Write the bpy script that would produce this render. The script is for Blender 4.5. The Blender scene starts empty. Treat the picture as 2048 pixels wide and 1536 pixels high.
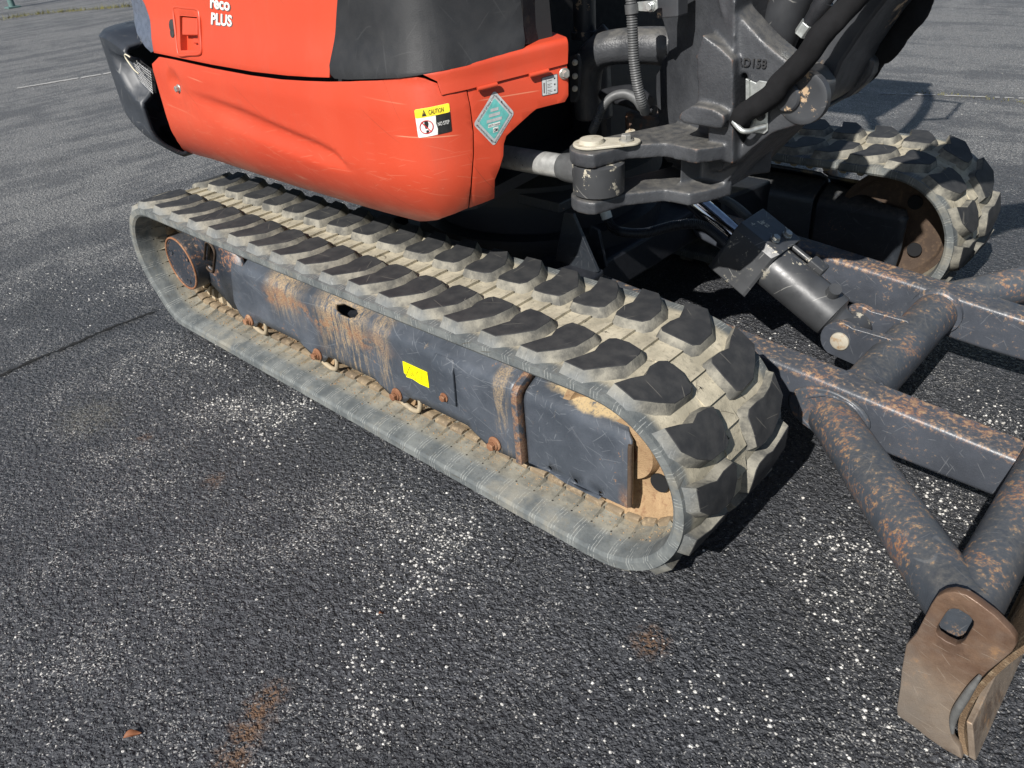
import bpy, bmesh, math, random
import numpy as np
from mathutils import Vector, Matrix
V3 = Vector
from mathutils.bvhtree import BVHTree

random.seed(7)
scn = bpy.context.scene
COL = scn.collection

# ------------------------------------------------------------------ camera
CAM = Vector((2.8121, -1.0432, 1.3796))
YAW, PITCH, ROLL, FPX = math.radians(135.207), math.radians(-32.669), math.radians(-5.068), 1581.8
FW = Vector((math.cos(YAW)*math.cos(PITCH), math.sin(YAW)*math.cos(PITCH), math.sin(PITCH)))
_r = Vector((math.sin(YAW), -math.cos(YAW), 0)); _u = _r.cross(FW)
RT = _r*math.cos(ROLL) + _u*math.sin(ROLL); UP = -_r*math.sin(ROLL) + _u*math.cos(ROLL)
cd = bpy.data.cameras.new('camera'); cam = bpy.data.objects.new('camera', cd); COL.objects.link(cam)
cd.sensor_width = 36; cd.lens = FPX/2048*36; cd.clip_start = 0.02; cd.clip_end = 300
cam.matrix_world = Matrix(((RT.x, UP.x, -FW.x, CAM.x), (RT.y, UP.y, -FW.y, CAM.y), (RT.z, UP.z, -FW.z, CAM.z), (0, 0, 0, 1)))
scn.camera = cam

# ------------------------------------------------------------------ light
SUN_EL = math.radians(40.0)
world = bpy.data.worlds.new('World'); scn.world = world; world.use_nodes = True
wn = world.node_tree.nodes; wl = world.node_tree.links
sky = wn.new('ShaderNodeTexSky'); sky.sky_type = 'NISHITA'; sky.sun_disc = False
sky.sun_elevation = SUN_EL; sky.sun_rotation = math.radians(180)      # sun stands over -Y
sky.air_density = 1.0; sky.dust_density = 0.6; sky.ozone_density = 1.2
wl.new(sky.outputs[0], wn['Background'].inputs[0]); wn['Background'].inputs[1].default_value = 0.052
sd = bpy.data.lights.new('sun', 'SUN'); sd.energy = 5.0; sd.angle = math.radians(0.53); sd.color = (1.0, 0.965, 0.915)
sun = bpy.data.objects.new('sun', sd); COL.objects.link(sun)
sun.rotation_euler = V3((-0.125, math.cos(SUN_EL), -math.sin(SUN_EL))).to_track_quat('-Z', 'Y').to_euler()   # light travels towards +Y and down
sun.location = (1, -6, 6)
scn.view_settings.view_transform = 'Standard'; scn.view_settings.look = 'None'
scn.view_settings.exposure = 0.50; scn.view_settings.gamma = 1.0
scn.render.resolution_x, scn.render.resolution_y = 1024, 768

# ------------------------------------------------------------------ a pixel of the photograph met with a plane
def ray(x, y): return FW*FPX + RT*(x-1024) + UP*(768-y)
def at(x, y, X=None, Y=None, Z=None):
    d = ray(x, y)
    t = (X-CAM.x)/d.x if X is not None else (Y-CAM.y)/d.y if Y is not None else (Z-CAM.z)/d.z
    return CAM + d*t

# ------------------------------------------------------------------ materials
class NT:
    def __init__(s, name):
        s.m = bpy.data.materials.new(name); s.m.use_nodes = True
        s.t = s.m.node_tree; s.n = s.t.nodes; s.b = s.n['Principled BSDF']
        s.tc = s.n.new('ShaderNodeTexCoord')
    def link(s, a, b): s.t.links.new(a, b)
    def setv(s, sock, v):
        if hasattr(v, 'is_output'): s.link(v, sock)
        else:
            if isinstance(v, (tuple, list)) and len(v) == 3 and sock.type == 'RGBA': v = (*v, 1)
            sock.default_value = v
    def coord(s, scale=(1, 1, 1), rot=(0, 0, 0), loc=(0, 0, 0), kind='Object'):
        mp = s.n.new('ShaderNodeMapping'); s.link(s.tc.outputs[kind], mp.inputs[0])
        mp.inputs['Scale'].default_value = scale; mp.inputs['Rotation'].default_value = rot; mp.inputs['Location'].default_value = loc
        return mp.outputs[0]
    def noise(s, scale, detail=4, rough=0.55, vec=None, dist=0.0, out=0):
        q = s.n.new('ShaderNodeTexNoise'); q.inputs['Scale'].default_value = scale; q.inputs['Detail'].default_value = detail
        q.inputs['Roughness'].default_value = rough; q.inputs['Distortion'].default_value = dist
        s.link(vec if vec is not None else s.tc.outputs['Object'], q.inputs['Vector']); return q.outputs[out]
    def voro(s, scale, feature='F1', vec=None, out='Distance', rnd=1.0):
        q = s.n.new('ShaderNodeTexVoronoi'); q.feature = feature; q.inputs['Scale'].default_value = scale
        q.inputs['Randomness'].default_value = rnd
        s.link(vec if vec is not None else s.tc.outputs['Object'], q.inputs['Vector']); return q.outputs[out]
    def math(s, op, a, b=0.0, c=0.0, clamp=False):
        q = s.n.new('ShaderNodeMath'); q.operation = op; q.use_clamp = clamp
        s.setv(q.inputs[0], a); s.setv(q.inputs[1], b); s.setv(q.inputs[2], c); return q.outputs[0]
    def step(s, v, lo, hi, a=0.0, b=1.0):
        q = s.n.new('ShaderNodeMapRange'); q.clamp = True
        q.interpolation_type = 'SMOOTHSTEP'
        s.setv(q.inputs[0], v); q.inputs[1].default_value = lo; q.inputs[2].default_value = hi
        q.inputs[3].default_value = a; q.inputs[4].default_value = b; return q.outputs[0]
    def mix(s, f, a, b, kind='MIX'):
        q = s.n.new('ShaderNodeMix'); q.data_type = 'RGBA'; q.blend_type = kind
        s.setv(q.inputs[0], f); s.setv(q.inputs[6], a); s.setv(q.inputs[7], b); return q.outputs[2]
    def sep(s, vec=None):
        q = s.n.new('ShaderNodeSeparateXYZ'); s.link(vec if vec is not None else s.tc.outputs['Object'], q.inputs[0]); return q.outputs
    def nrm(s):
        g = s.n.new('ShaderNodeNewGeometry'); return s.sep(g.outputs['Normal'])
    def lines(s, scale, width, n=(0, 0, 0), spread=1.0, mask=None, loc=(0, 0, 0), length=0.42, warp=0.006):
        """straight scratches of even width: through the centre of each 3D Voronoi cell runs a random plane, its trace on the skin is the scratch"""
        a = s.n.new('ShaderNodeMapping'); s.link(s.tc.outputs['Object'], a.inputs[0]); a.inputs['Location'].default_value = loc
        w = s.n.new('ShaderNodeVectorMath'); w.operation = 'MULTIPLY_ADD'; s.link(s.noise(scale*0.7, 1, 0.5, a.outputs[0], out=1), w.inputs[0]); w.inputs[1].default_value = (warp,)*3; s.link(a.outputs[0], w.inputs[2]); v = w.outputs[0]
        q = s.n.new('ShaderNodeTexVoronoi'); q.inputs['Scale'].default_value = scale; s.link(v, q.inputs['Vector'])
        d = s.n.new('ShaderNodeVectorMath'); d.operation = 'SUBTRACT'; s.link(v, d.inputs[0]); s.link(q.outputs['Position'], d.inputs[1])
        m = s.n.new('ShaderNodeVectorMath'); m.operation = 'MULTIPLY_ADD'; s.link(q.outputs['Color'], m.inputs[0]); m.inputs[1].default_value = (2*spread,)*3; m.inputs[2].default_value = tuple(c-spread for c in n)
        nn = s.n.new('ShaderNodeVectorMath'); nn.operation = 'NORMALIZE'; s.link(m.outputs[0], nn.inputs[0])
        dt = s.n.new('ShaderNodeVectorMath'); dt.operation = 'DOT_PRODUCT'; s.link(d.outputs[0], dt.inputs[0]); s.link(nn.outputs[0], dt.inputs[1])
        f = s.step(s.math('ABSOLUTE', dt.outputs['Value']), width*0.4, width, 1, 0)
        f = s.math('MULTIPLY', f, s.step(q.outputs['Distance'], length*0.6, length, 1, 0))
        if mask is not None: f = s.math('MULTIPLY', f, mask)
        return f
    def maxs(s, *a):
        v = a[0]
        for b in a[1:]: v = s.math('MAXIMUM', v, b)
        return v
    def bump(s, h, strength=0.3, dist=0.01, prev=None):
        q = s.n.new('ShaderNodeBump'); q.inputs['Strength'].default_value = strength; q.inputs['Distance'].default_value = dist
        s.link(h, q.inputs['Height'])
        if prev is not None: s.link(prev, q.inputs['Normal'])
        return q.outputs[0]
    def done(s, col=None, rough=0.6, metal=0.0, normal=None, spec=0.5, coat=None):
        if col is not None: s.setv(s.b.inputs['Base Color'], col)
        s.setv(s.b.inputs['Roughness'], rough); s.setv(s.b.inputs['Metallic'], metal)
        s.b.inputs['Specular IOR Level'].default_value = spec
        if normal is not None: s.link(normal, s.b.inputs['Normal'])
        if coat: s.b.inputs['Coat Weight'].default_value = coat[0]; s.b.inputs['Coat Roughness'].default_value = coat[1]
        return s.m
M = {}
def plain(name, col, rough=0.5, metal=0.0, spec=0.5):
    q = NT(name); n = q.noise(60, 3)
    c = q.mix(q.step(n, 0.35, 0.7), tuple(x*0.86 for x in col), tuple(min(1, x*1.1) for x in col))
    M[name] = q.done(c, q.step(n, 0.2, 0.8, max(0.02, rough-0.08), min(1, rough+0.08)), metal, spec=spec)

def mat_asphalt():
    q = NT('asphalt'); xyz = q.sep()
    wob = q.noise(60, 2, 0.5, out=1); wv = q.n.new('ShaderNodeVectorMath'); wv.operation = 'MULTIPLY_ADD'; q.link(wob, wv.inputs[0]); wv.inputs[1].default_value = (0.012, 0.012, 0.012); q.link(q.tc.outputs['Object'], wv.inputs[2]); vec = wv.outputs[0]
    agg = q.voro(175, vec=vec); aggc = q.voro(175, vec=vec, out='Color'); rnd = q.sep(aggc)[0]; rnd2 = q.sep(aggc)[1]; rnd3 = q.sep(aggc)[2]
    coarse = q.voro(62, vec=vec); fine = q.noise(520, 3, 0.6); mid = q.noise(45, 5, 0.65); big = q.noise(2.1, 6, 0.62); big2 = q.noise(0.55, 5, 0.6)
    base = q.mix(q.step(mid, 0.3, 0.72), (0.017, 0.0182, 0.0215), (0.052, 0.055, 0.063))
    base = q.mix(q.math('MULTIPLY', q.step(rnd2, 0.45, 1.0, 0, 0.9), q.step(agg, 0.3, 0.6, 1, 0.2)), base, (0.128, 0.133, 0.145))
    streak = q.mix(q.step(xyz[0], -0.6, 0.6), q.noise(1.6, 7, 0.7, q.coord((2.4, 0.42, 1))), q.noise(1.3, 7, 0.7, q.coord((0.45, 1.8, 1))))
    far = q.math('ADD', q.step(xyz[1], 1.2, 5.0), q.step(xyz[0], 0.4, -3.0), clamp=True)
    wear = q.math('ADD', q.math('MULTIPLY', big, 0.7), q.math('MULTIPLY', big2, 0.45))
    wear = q.math('ADD', wear, q.math('MULTIPLY', far, q.step(streak, 0.40, 0.66, 0.06, 0.46)))
    clus = q.math('MULTIPLY', q.noise(7, 5, 0.7), 0.42)
    wear = q.math('ADD', wear, q.math('SUBTRACT', clus, 0.21))
    stone = q.math('GREATER_THAN', rnd, q.step(wear, 0.60, 0.86, 0.990, 0.52))
    sm = q.math('MULTIPLY', stone, q.step(agg, 0.34, 0.50, 1, 0))
    spk = q.voro(330, vec=vec, out='Color'); sp = q.math('GREATER_THAN', q.sep(spk)[1], q.step(wear, 0.50, 0.86, 0.985, 0.80))
    stc = q.mix(rnd3, (0.60, 0.585, 0.55), (0.22, 0.216, 0.205))
    col = q.mix(q.math('MULTIPLY', sp, 0.8), base, (0.34, 0.335, 0.32)); col = q.mix(sm, col, stc)
    dust = q.math('MULTIPLY', q.step(wear, 0.66, 1.0), q.step(fine, 0.42, 0.7, 0, 0.45))
    dust = q.math('ADD', dust, q.math('MULTIPLY', far, q.step(fine, 0.3, 0.75, 0.12, 0.42)))
    col = q.mix(dust, col, (0.25, 0.245, 0.235))
    seal = q.step(q.math('ADD', q.noise(0.9, 3), q.math('MULTIPLY', far, 0.1)), 0.40, 0.5, 0.25, 0)      # fresher sealed patches are darker
    col = q.mix(seal, col, (0.016, 0.0165, 0.018))
    # sealer smeared along the long crack
    band = q.math('ABSOLUTE', q.math('ADD', q.math('ADD', xyz[0], 0.272), q.math('MULTIPLY', q.math('SUBTRACT', q.noise(5, 4), 0.5), 0.14)))
    band = q.math('MULTIPLY', q.step(band, 0.012, 0.05, 0.5, 0), q.step(xyz[1], 0.02, 0.06, 1, 0)); col = q.mix(band, col, (0.020, 0.021, 0.023))
    # rusty spill marks on the lot
    sp_ = [(*at(x, y, Z=0).xy, rx, ry, am) for x, y, rx, ry, am in ((1300, 1284, .032, .032, .95), (548, 1385, .026, .026, .9), (520, 1420, .032, .026, 1.0), (495, 1465, .034, .026, 1.0), (470, 1515, .036, .03, .9), (180, 835, .10, .09, .35), (430, 960, .03, .03, .5), (290, 875, .02, .02, .6))]
    for (sx, sy, rx, ry, amt) in sp_:
        dx = q.math('DIVIDE', q.math('SUBTRACT', xyz[0], sx), rx); dy = q.math('DIVIDE', q.math('SUBTRACT', xyz[1], sy), ry)
        rr = q.math('SQRT', q.math('ADD', q.math('MULTIPLY', dx, dx), q.math('MULTIPLY', dy, dy)))
        rr = q.math('ADD', rr, q.math('MULTIPLY', q.math('SUBTRACT', mid, 0.5), 2.6))
        f = q.math('MULTIPLY', q.step(rr, 0.1, 1.7, amt, 0), q.step(rnd2, 0.15, 0.6))
        col = q.mix(f, col, (0.13, 0.072, 0.038) if amt > .4 else (0.15, 0.14, 0.10))
    h = q.math('ADD', q.math('MULTIPLY', q.step(agg, 0.05, 0.75, 1, 0), q.step(rnd3, 0, 1, 0.35, 1.0)), q.math('MULTIPLY', fine, 0.5))
    h = q.math('ADD', h, q.math('MULTIPLY', q.step(coarse, 0.1, 0.7, 1, 0), 0.9)); h = q.math('ADD', h, q.math('MULTIPLY', mid, 1.6))
    M['asphalt'] = q.done(col, q.step(rnd2, 0, 1, 0.38, 0.75), 0, q.bump(h, 0.9, 0.0060), 0.5)

def mat_orange():
    q = NT('orange_paint'); xyz = q.sep()
    n = q.noise(5, 4); fade = q.noise(1.6, 3)
    col = q.mix(q.step(fade, 0.3, 0.7), (0.490, 0.052, 0.021), (0.545, 0.073, 0.032))
    dirt = q.noise(9, 6, 0.7, q.coord((1, 1, 0.35)))
    col = q.mix(q.step(dirt, 0.50, 0.85, 0, 0.30), col, (0.28, 0.062, 0.033))
    drip = q.noise(16, 4, 0.6, q.coord((1.6, 1.6, 0.12)))
    col = q.mix(q.math('MULTIPLY', q.step(drip, 0.55, 0.8, 0, 0.28), q.step(xyz[2], 0.99, 1.03)), col, (0.30, 0.075, 0.04))
    low = q.step(xyz[2], 1.0, 0.72)
    hz = (0.15, 0, 2.2)
    pale = q.maxs(q.lines(9, 0.0011, hz, 0.7, low, (3, 1, 2), 0.55), q.lines(14, 0.0010, hz, 0.8, low, (1, 5, 2), 0.5), q.lines(26, 0.0008, hz, 1.0, low, (8, 2, 5), 0.5))
    col = q.mix(q.math('MULTIPLY', pale, 0.34), col, (0.66, 0.26, 0.16))
    lowest = q.step(xyz[2], 0.85, 0.72)
    ch = q.math('MULTIPLY', q.step(q.noise(30, 4, 0.7, q.coord((0.22, 0.4, 1.6), (0, 0.10, 0))), 0.63, 0.67), lowest)
    ch = q.math('MULTIPLY', ch, q.step(xyz[0], 0.70, 1.30))
    hot = q.math('MULTIPLY', q.step(q.noise(5, 2), 0.48, 0.6), q.step(n, 0.4, 0.6))
    col = q.mix(q.math('MULTIPLY', q.math('MULTIPLY', ch, hot), 0.9), col, (0.74, 0.56, 0.36))
    rub = q.math('MULTIPLY', q.lines(6, 0.0017, (0, 0, 4), 0.4, None, (2.3, 6, 1), 0.5), q.math('MULTIPLY', q.step(xyz[2], 0.84, 0.88), q.step(xyz[2], 0.99, 0.96)))
    col = q.mix(q.math('MULTIPLY', rub, 0.5), col, (0.62, 0.36, 0.22))
    dk = q.lines(4.0, 0.0011, (1.2, 0, 1.2), 1.0, None, (9, 4, 1), 0.5, 0.05)
    col = q.mix(q.math('MULTIPLY', dk, 0.45), col, (0.20, 0.04, 0.02))
    nb = q.bump(q.noise(14, 3), 0.05, 0.01)
    M['orange_paint'] = q.done(col, q.step(dirt, 0.3, 0.8, 0.34, 0.58), 0, nb, 0.5)

def mat_paint(name, base, rust=0.3, mud=0.0, scratch=1.0, rough=0.42, rustcol=(0.30, 0.105, 0.035), tan=(0.47, 0.31, 0.16), grain=0.12, edge=None):
    q = NT(name); xyz = q.sep(); nz = q.nrm()
    n1 = q.noise(6, 5, 0.6); n2 = q.noise(75, 6, 0.7); n3 = q.noise(190, 3)
    col = q.mix(q.step(n1, 0.3, 0.75), tuple(c*0.8 for c in base), tuple(c*1.35 for c in base))
    sc = q.maxs(q.lines(10, 0.0010), q.lines(17, 0.0009, loc=(5, 2, 8)), q.lines(30, 0.0008, loc=(1, 7, 3)))
    col = q.mix(q.math('MULTIPLY', sc, 0.22*scratch), col, (0.30, 0.31, 0.32))
    up = q.step(nz[2], 0.35, 0.9)
    if rust > 0:
        rm = q.step(q.math('ADD', n2, q.math('MULTIPLY', n1, 0.8)), 1.12-rust*0.42, 1.24-rust*0.42)
        rm = q.math('MULTIPLY', rm, q.step(n3, 0.36, 0.58, 0.15, 1)); rm = q.math('MULTIPLY', rm, q.step(nz[2], -0.5, 0.75, 0.35, 1.0))
        if edge is not None:      # paint rubbed off along the upper edges of a beam
            zt = q.math('ADD', edge[1], q.math('MULTIPLY', q.math('SUBTRACT', xyz[0], edge[0]), edge[2])); dz = q.math('ADD', q.math('SUBTRACT', zt, xyz[2]), q.math('MULTIPLY', q.math('SUBTRACT', n1, 0.5), 0.05))
            eg = q.math('MULTIPLY', q.step(dz, 0.004, 0.026, 1, 0), q.step(q.math('ADD', n2, q.math('MULTIPLY', n1, 0.6)), 0.80, 0.97)); rm = q.math('MAXIMUM', rm, eg)
        rc = q.mix(q.step(n2, 0.45, 0.7), rustcol, tan)
        col = q.mix(q.math('MULTIPLY', rm, 0.85), col, rc)
    dustf = q.math('MULTIPLY', up, q.step(n2, 0.35, 0.75, 0.04, 0.34))
    col = q.mix(dustf, col, (0.22, 0.20, 0.165))
    nb = q.bump(q.math('ADD', n3, q.math('MULTIPLY', n2, 1.2)), grain, 0.004)
    M[name] = q.done(col, q.step(n2, 0.3, 0.75, rough-0.06, rough+0.18), 0, nb, 0.5)

def mat_frame_side():
    """undercarriage paint: blue black, wiped mud, runs of tan clay and rust where the lugs throw it"""
    q = NT('frame_paint'); xyz = q.sep()
    n1 = q.noise(7, 5, 0.6); n2 = q.noise(34, 5, 0.65); n3 = q.noise(220, 3)
    base = (0.032, 0.042, 0.058)
    col = q.mix(q.step(n1, 0.3, 0.75), (0.042, 0.050, 0.063), (0.080, 0.091, 0.110))
    sc = q.maxs(q.lines(5, 0.0012, (0.35, 0, 1.6), 0.8, length=.55, warp=.004), q.lines(9, 0.0010, (0.9, 0, 1.6), 0.8, loc=(5, 2, 8), length=.5), q.lines(24, 0.0008, loc=(1, 7, 3)), q.lines(38, 0.0008, (0.4, 0, 1), loc=(4, 4, 4)), q.lines(12, 0.0010, (-0.5, 0, 1.2), loc=(2, 9, 6)))
    col = q.mix(q.math('MULTIPLY', sc, 0.20), col, (0.33, 0.35, 0.37))
    # clay runs: slanted streaky noise limited to stretches of the beam
    st = q.noise(30, 5, 0.7, q.coord((2.2, 1, 0.32), (0, math.radians(18), 0)))
    gr = q.step(n3, 0.38, 0.62)
    def band(x0, x1, x2, x3, z0=None, z1=None):
        f = q.math('MULTIPLY', q.step(xyz[0], x0, x1), q.step(xyz[0], x2, x3, 1, 0))
        if z0 is not None: f = q.math('MULTIPLY', f, q.step(xyz[2], z0, z1))
        return f
    m1 = band(0.78, 0.90, 1.02, 1.12); m2 = band(0.52, 0.60, 0.66, 0.80, 0.16, 0.30); m3 = band(1.09, 1.12, 1.15, 1.2); m4 = band(1.58, 1.60, 1.62, 1.65)
    mm = q.math('ADD', q.math('MAXIMUM', m1, m2), q.math('MULTIPLY', q.math('MAXIMUM', m3, m4), 0.7), clamp=True)
    zz = q.math('SUBTRACT', st, q.step(xyz[2], 0.34, 0.14, 0.0, 0.12))
    clay = q.math('MULTIPLY', mm, q.step(zz, 0.36, 0.52)); clay = q.math('MULTIPLY', clay, q.step(gr, 0, 1, 0.35, 0.95))
    gen = q.math('MULTIPLY', q.step(st, 0.63, 0.74), q.step(gr, 0, 1, 0.1, 0.5))
    col = q.mix(q.math('MAXIMUM', q.math('MULTIPLY', clay, 0.8), gen), col, (0.40, 0.29, 0.165))
    # rust flowers along the bend
    line = q.step(q.math('ABSOLUTE', q.math('SUBTRACT', xyz[2], q.math('ADD', 0.27, q.math('MULTIPLY', q.math('SUBTRACT', n1, 0.5), 0.18)))), 0.0, 0.05, 1, 0)
    rr = q.math('MULTIPLY', q.math('MULTIPLY', line, band(0.5, 0.56, 1.0, 1.25)), q.step(n2, 0.44, 0.52))
    r2 = q.math('MULTIPLY', q.step(n2, 0.655, 0.69), q.step(n1, 0.42, 0.55))
    r3 = q.math('MULTIPLY', q.math('MULTIPLY', q.step(xyz[2], 0.20, 0.12), band(1.97, 1.99, 2.2, 2.3)), q.step(n2, 0.3, 0.55))
    r4 = q.math('MULTIPLY', band(1.66, 1.67, 1.683, 1.69), q.step(n2, 0.4, 0.55))
    rs = q.math('MAXIMUM', q.math('MAXIMUM', rr, r2), q.math('MAXIMUM', r3, r4))
    col = q.mix(q.math('MULTIPLY', rs, 0.7), col, q.mix(q.step(n3, 0.4, 0.6), (0.20, 0.088, 0.040), (0.31, 0.185, 0.10)))
    # dry sand lying on the top bend of the front cover
    sx = q.math('MULTIPLY', band(1.72, 1.78, 1.93, 2.0), q.step(q.math('ADD', xyz[2], q.math('MULTIPLY', q.math('SUBTRACT', n1, 0.5), 0.05)), 0.328, 0.336))
    sx = q.math('MULTIPLY', sx, q.step(n2, 0.30, 0.42))
    col = q.mix(q.math('MULTIPLY', sx, q.step(n3, 0.3, 0.5, 0.5, 1)), col, (0.40, 0.30, 0.165))
    nb = q.bump(q.math('ADD', n3, n2), 0.10, 0.004)
    M['frame_paint'] = q.done(col, q.step(n2, 0.3, 0.75, 0.36, 0.6), 0, nb, 0.5)

def mat_rubber():
    # worn crown of a lug
    q = NT('lug_top_rubber'); n = q.noise(30, 4); f = q.noise(300, 2)
    sc = q.lines(14, 0.0009, loc=(2, 2, 2))
    col = q.mix(q.step(n, 0.3, 0.75), (0.023, 0.024, 0.026), (0.043, 0.043, 0.043))
    col = q.mix(q.math('MULTIPLY', sc, 0.35), col, (0.26, 0.24, 0.2))
    M['lug_top_rubber'] = q.done(col, 0.72, 0, q.bump(f, 0.12, 0.003), 0.35)
    # dusty flank
    q = NT('lug_side_rubber'); n = q.noise(22, 5, 0.65); n2 = q.noise(90, 4, 0.6); xyz = q.sep()
    col = q.mix(q.step(n, 0.32, 0.70), (0.10, 0.098, 0.088), (0.275, 0.258, 0.212))
    side = q.step(xyz[1], 0.035, 0.0)
    col = q.mix(q.math('MULTIPLY', side, 0.75), col, (0.155, 0.17, 0.178))
    col = q.mix(q.step(n2, 0.55, 0.8, 0, 0.55), col, (0.085, 0.082, 0.075))
    wear = q.lines(60, 0.0009, (1.5, 0, 0), 0.6, side); col = q.mix(q.math('MULTIPLY', wear, 0.3), col, (0.45, 0.46, 0.45))
    M['lug_side_rubber'] = q.done(col, 0.85, 0, q.bump(q.math('ADD', n2, q.noise(300, 2)), 0.25, 0.004), 0.2)
    # belt
    q = NT('belt_rubber'); uv = q.sep(q.tc.outputs['UV']); xyz = q.sep()
    n = q.noise(14, 5, 0.65); n2 = q.noise(80, 4, 0.6); n3 = q.noise(300, 2)
    tan = q.mix(q.step(n, 0.3, 0.72), (0.29, 0.262, 0.196), (0.49, 0.44, 0.33))
    grey = q.mix(q.step(n, 0.3, 0.7), (0.078, 0.088, 0.092), (0.165, 0.175, 0.170))
    rim = q.step(uv[1], 0.02, 0.045, 1, 0)          # v = metres round the section, 0 = outer rim corner
    inner = q.math('GREATER_THAN', uv[1], 0.5)       # running surface inside
    drab = q.mix(q.step(n, 0.3, 0.7), (0.125, 0.122, 0.105), (0.25, 0.238, 0.195))
    col = q.mix(rim, tan, grey); col = q.mix(inner, col, drab)
    vi = q.math('SUBTRACT', uv[1], 1.0)
    innerrim = q.math('MULTIPLY', inner, q.step(vi, 0.045, 0.075, 1, 0))
    col = q.mix(innerrim, col, grey)
    # moulding marks: groups of three fine pale lines across the rim at every half pitch
    u = q.math('FRACT', q.math('MULTIPLY', uv[0], 2.0))
    ln = None
    for c in (0.36, 0.5, 0.64):
        d = q.step(q.math('ABSOLUTE', q.math('SUBTRACT', u, q.math('ADD', c, q.math('MULTIPLY', q.math('SUBTRACT', n, 0.5), 0.15)))), 0.006, 0.022, 1, 0)
        ln = d if ln is None else q.math('MAXIMUM', ln, d)
    lm = q.math('MAXIMUM', rim, q.math('MULTIPLY', inner, q.step(vi, 0.06, 0.068, 1, 0)))
    ln = q.math('MULTIPLY', q.math('MULTIPLY', ln, lm), q.step(n2, 0.4, 0.55))
    col = q.mix(q.math('MULTIPLY', ln, 0.42), col, (0.50, 0.51, 0.48))
    # little vent pips on the running surface
    du = q.math('SUBTRACT', q.math('FRACT', q.math('MULTIPLY', uv[0], 2.0)), 0.28)
    for vv in (0.066, 0.088):
        dv = q.math('SUBTRACT', vi, vv)
        r = q.math('SQRT', q.math('ADD', q.math('POWER', q.math('MULTIPLY', du, 0.061), 2.0), q.math('POWER', dv, 2.0)))
        col = q.mix(q.math('MULTIPLY', inner, q.step(r, 0.0022, 0.0032, 1, 0)), col, (0.01, 0.01, 0.01))
    col = q.mix(q.step(n2, 0.52, 0.78, 0, 0.6), col, (0.075, 0.074, 0.066)); col = q.mix(q.math('MULTIPLY', q.step(q.noise(5, 5, 0.7), 0.5, 0.68, 0, 0.55), lm), col, (0.27, 0.25, 0.20))
    soil = q.math('MULTIPLY', q.math('MULTIPLY', inner, q.step(vi, 0.05, 0.13)), q.step(q.noise(26, 6, 0.72), 0.44, 0.66, 0, 0.5)); col = q.mix(soil, col, (0.36, 0.27, 0.155))
    crk = q.lines(16, 0.0011, mask=q.math('SUBTRACT', 1.0, inner), warp=0.03)
    col = q.mix(q.math('MULTIPLY', crk, 0.7), col, (0.06, 0.05, 0.035))
    hgt = q.math('SUBTRACT', q.math('ADD', n2, n3), q.math('MULTIPLY', ln, 1.0))
    M['belt_rubber'] = q.done(col, 0.82, 0, q.bump(hgt, 0.22, 0.004), 0.25)

def mat_cast():
    q = NT('cast_iron'); g = q.n.new('ShaderNodeNewGeometry'); pt = g.outputs['Pointiness']; nz = q.nrm()
    n1 = q.noise(7, 5, 0.6); n2 = q.noise(40, 4, 0.6); n3 = q.noise(190, 3, 0.6)
    col = q.mix(q.step(n1, 0.3, 0.72), (0.030, 0.032, 0.036), (0.058, 0.061, 0.067))
    edge = q.math('MULTIPLY', q.step(pt, 0.53, 0.60), q.step(n2, 0.45, 0.62))
    col = q.mix(q.math('MULTIPLY', edge, 0.75), col, (0.22, 0.10, 0.045))
    dust = q.math('MULTIPLY', q.step(nz[2], 0.25, 0.85), q.step(n2, 0.3, 0.7, 0.08, 0.40))
    col = q.mix(dust, col, (0.20, 0.187, 0.16))
    crev = q.math('MULTIPLY', q.step(pt, 0.47, 0.42), q.step(n2, 0.4, 0.7, 0.0, 0.6))
    col = q.mix(crev, col, (0.19, 0.165, 0.12))
    M['cast_iron'] = q.done(col, q.step(n2, 0.3, 0.7, 0.34, 0.54), 0, q.bump(q.math('ADD', n3, n2), 0.22, 0.005), 0.55)

def mat_rust(name, a, b, c, rough=0.8, bump=0.3):
    q = NT(name); n1 = q.noise(190 if name == 'pebble' else 9, 5, 0.65); n2 = q.noise(60, 5, 0.65); n3 = q.noise(300, 2)
    col = q.mix(q.step(n1, 0.3, 0.7), a, b); col = q.mix(q.step(n2, 0.5, 0.72, 0, 0.8), col, c)
    M[name] = q.done(col, rough, 0, q.bump(q.math('ADD', n2, n3), bump, 0.004), 0.3)

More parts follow.
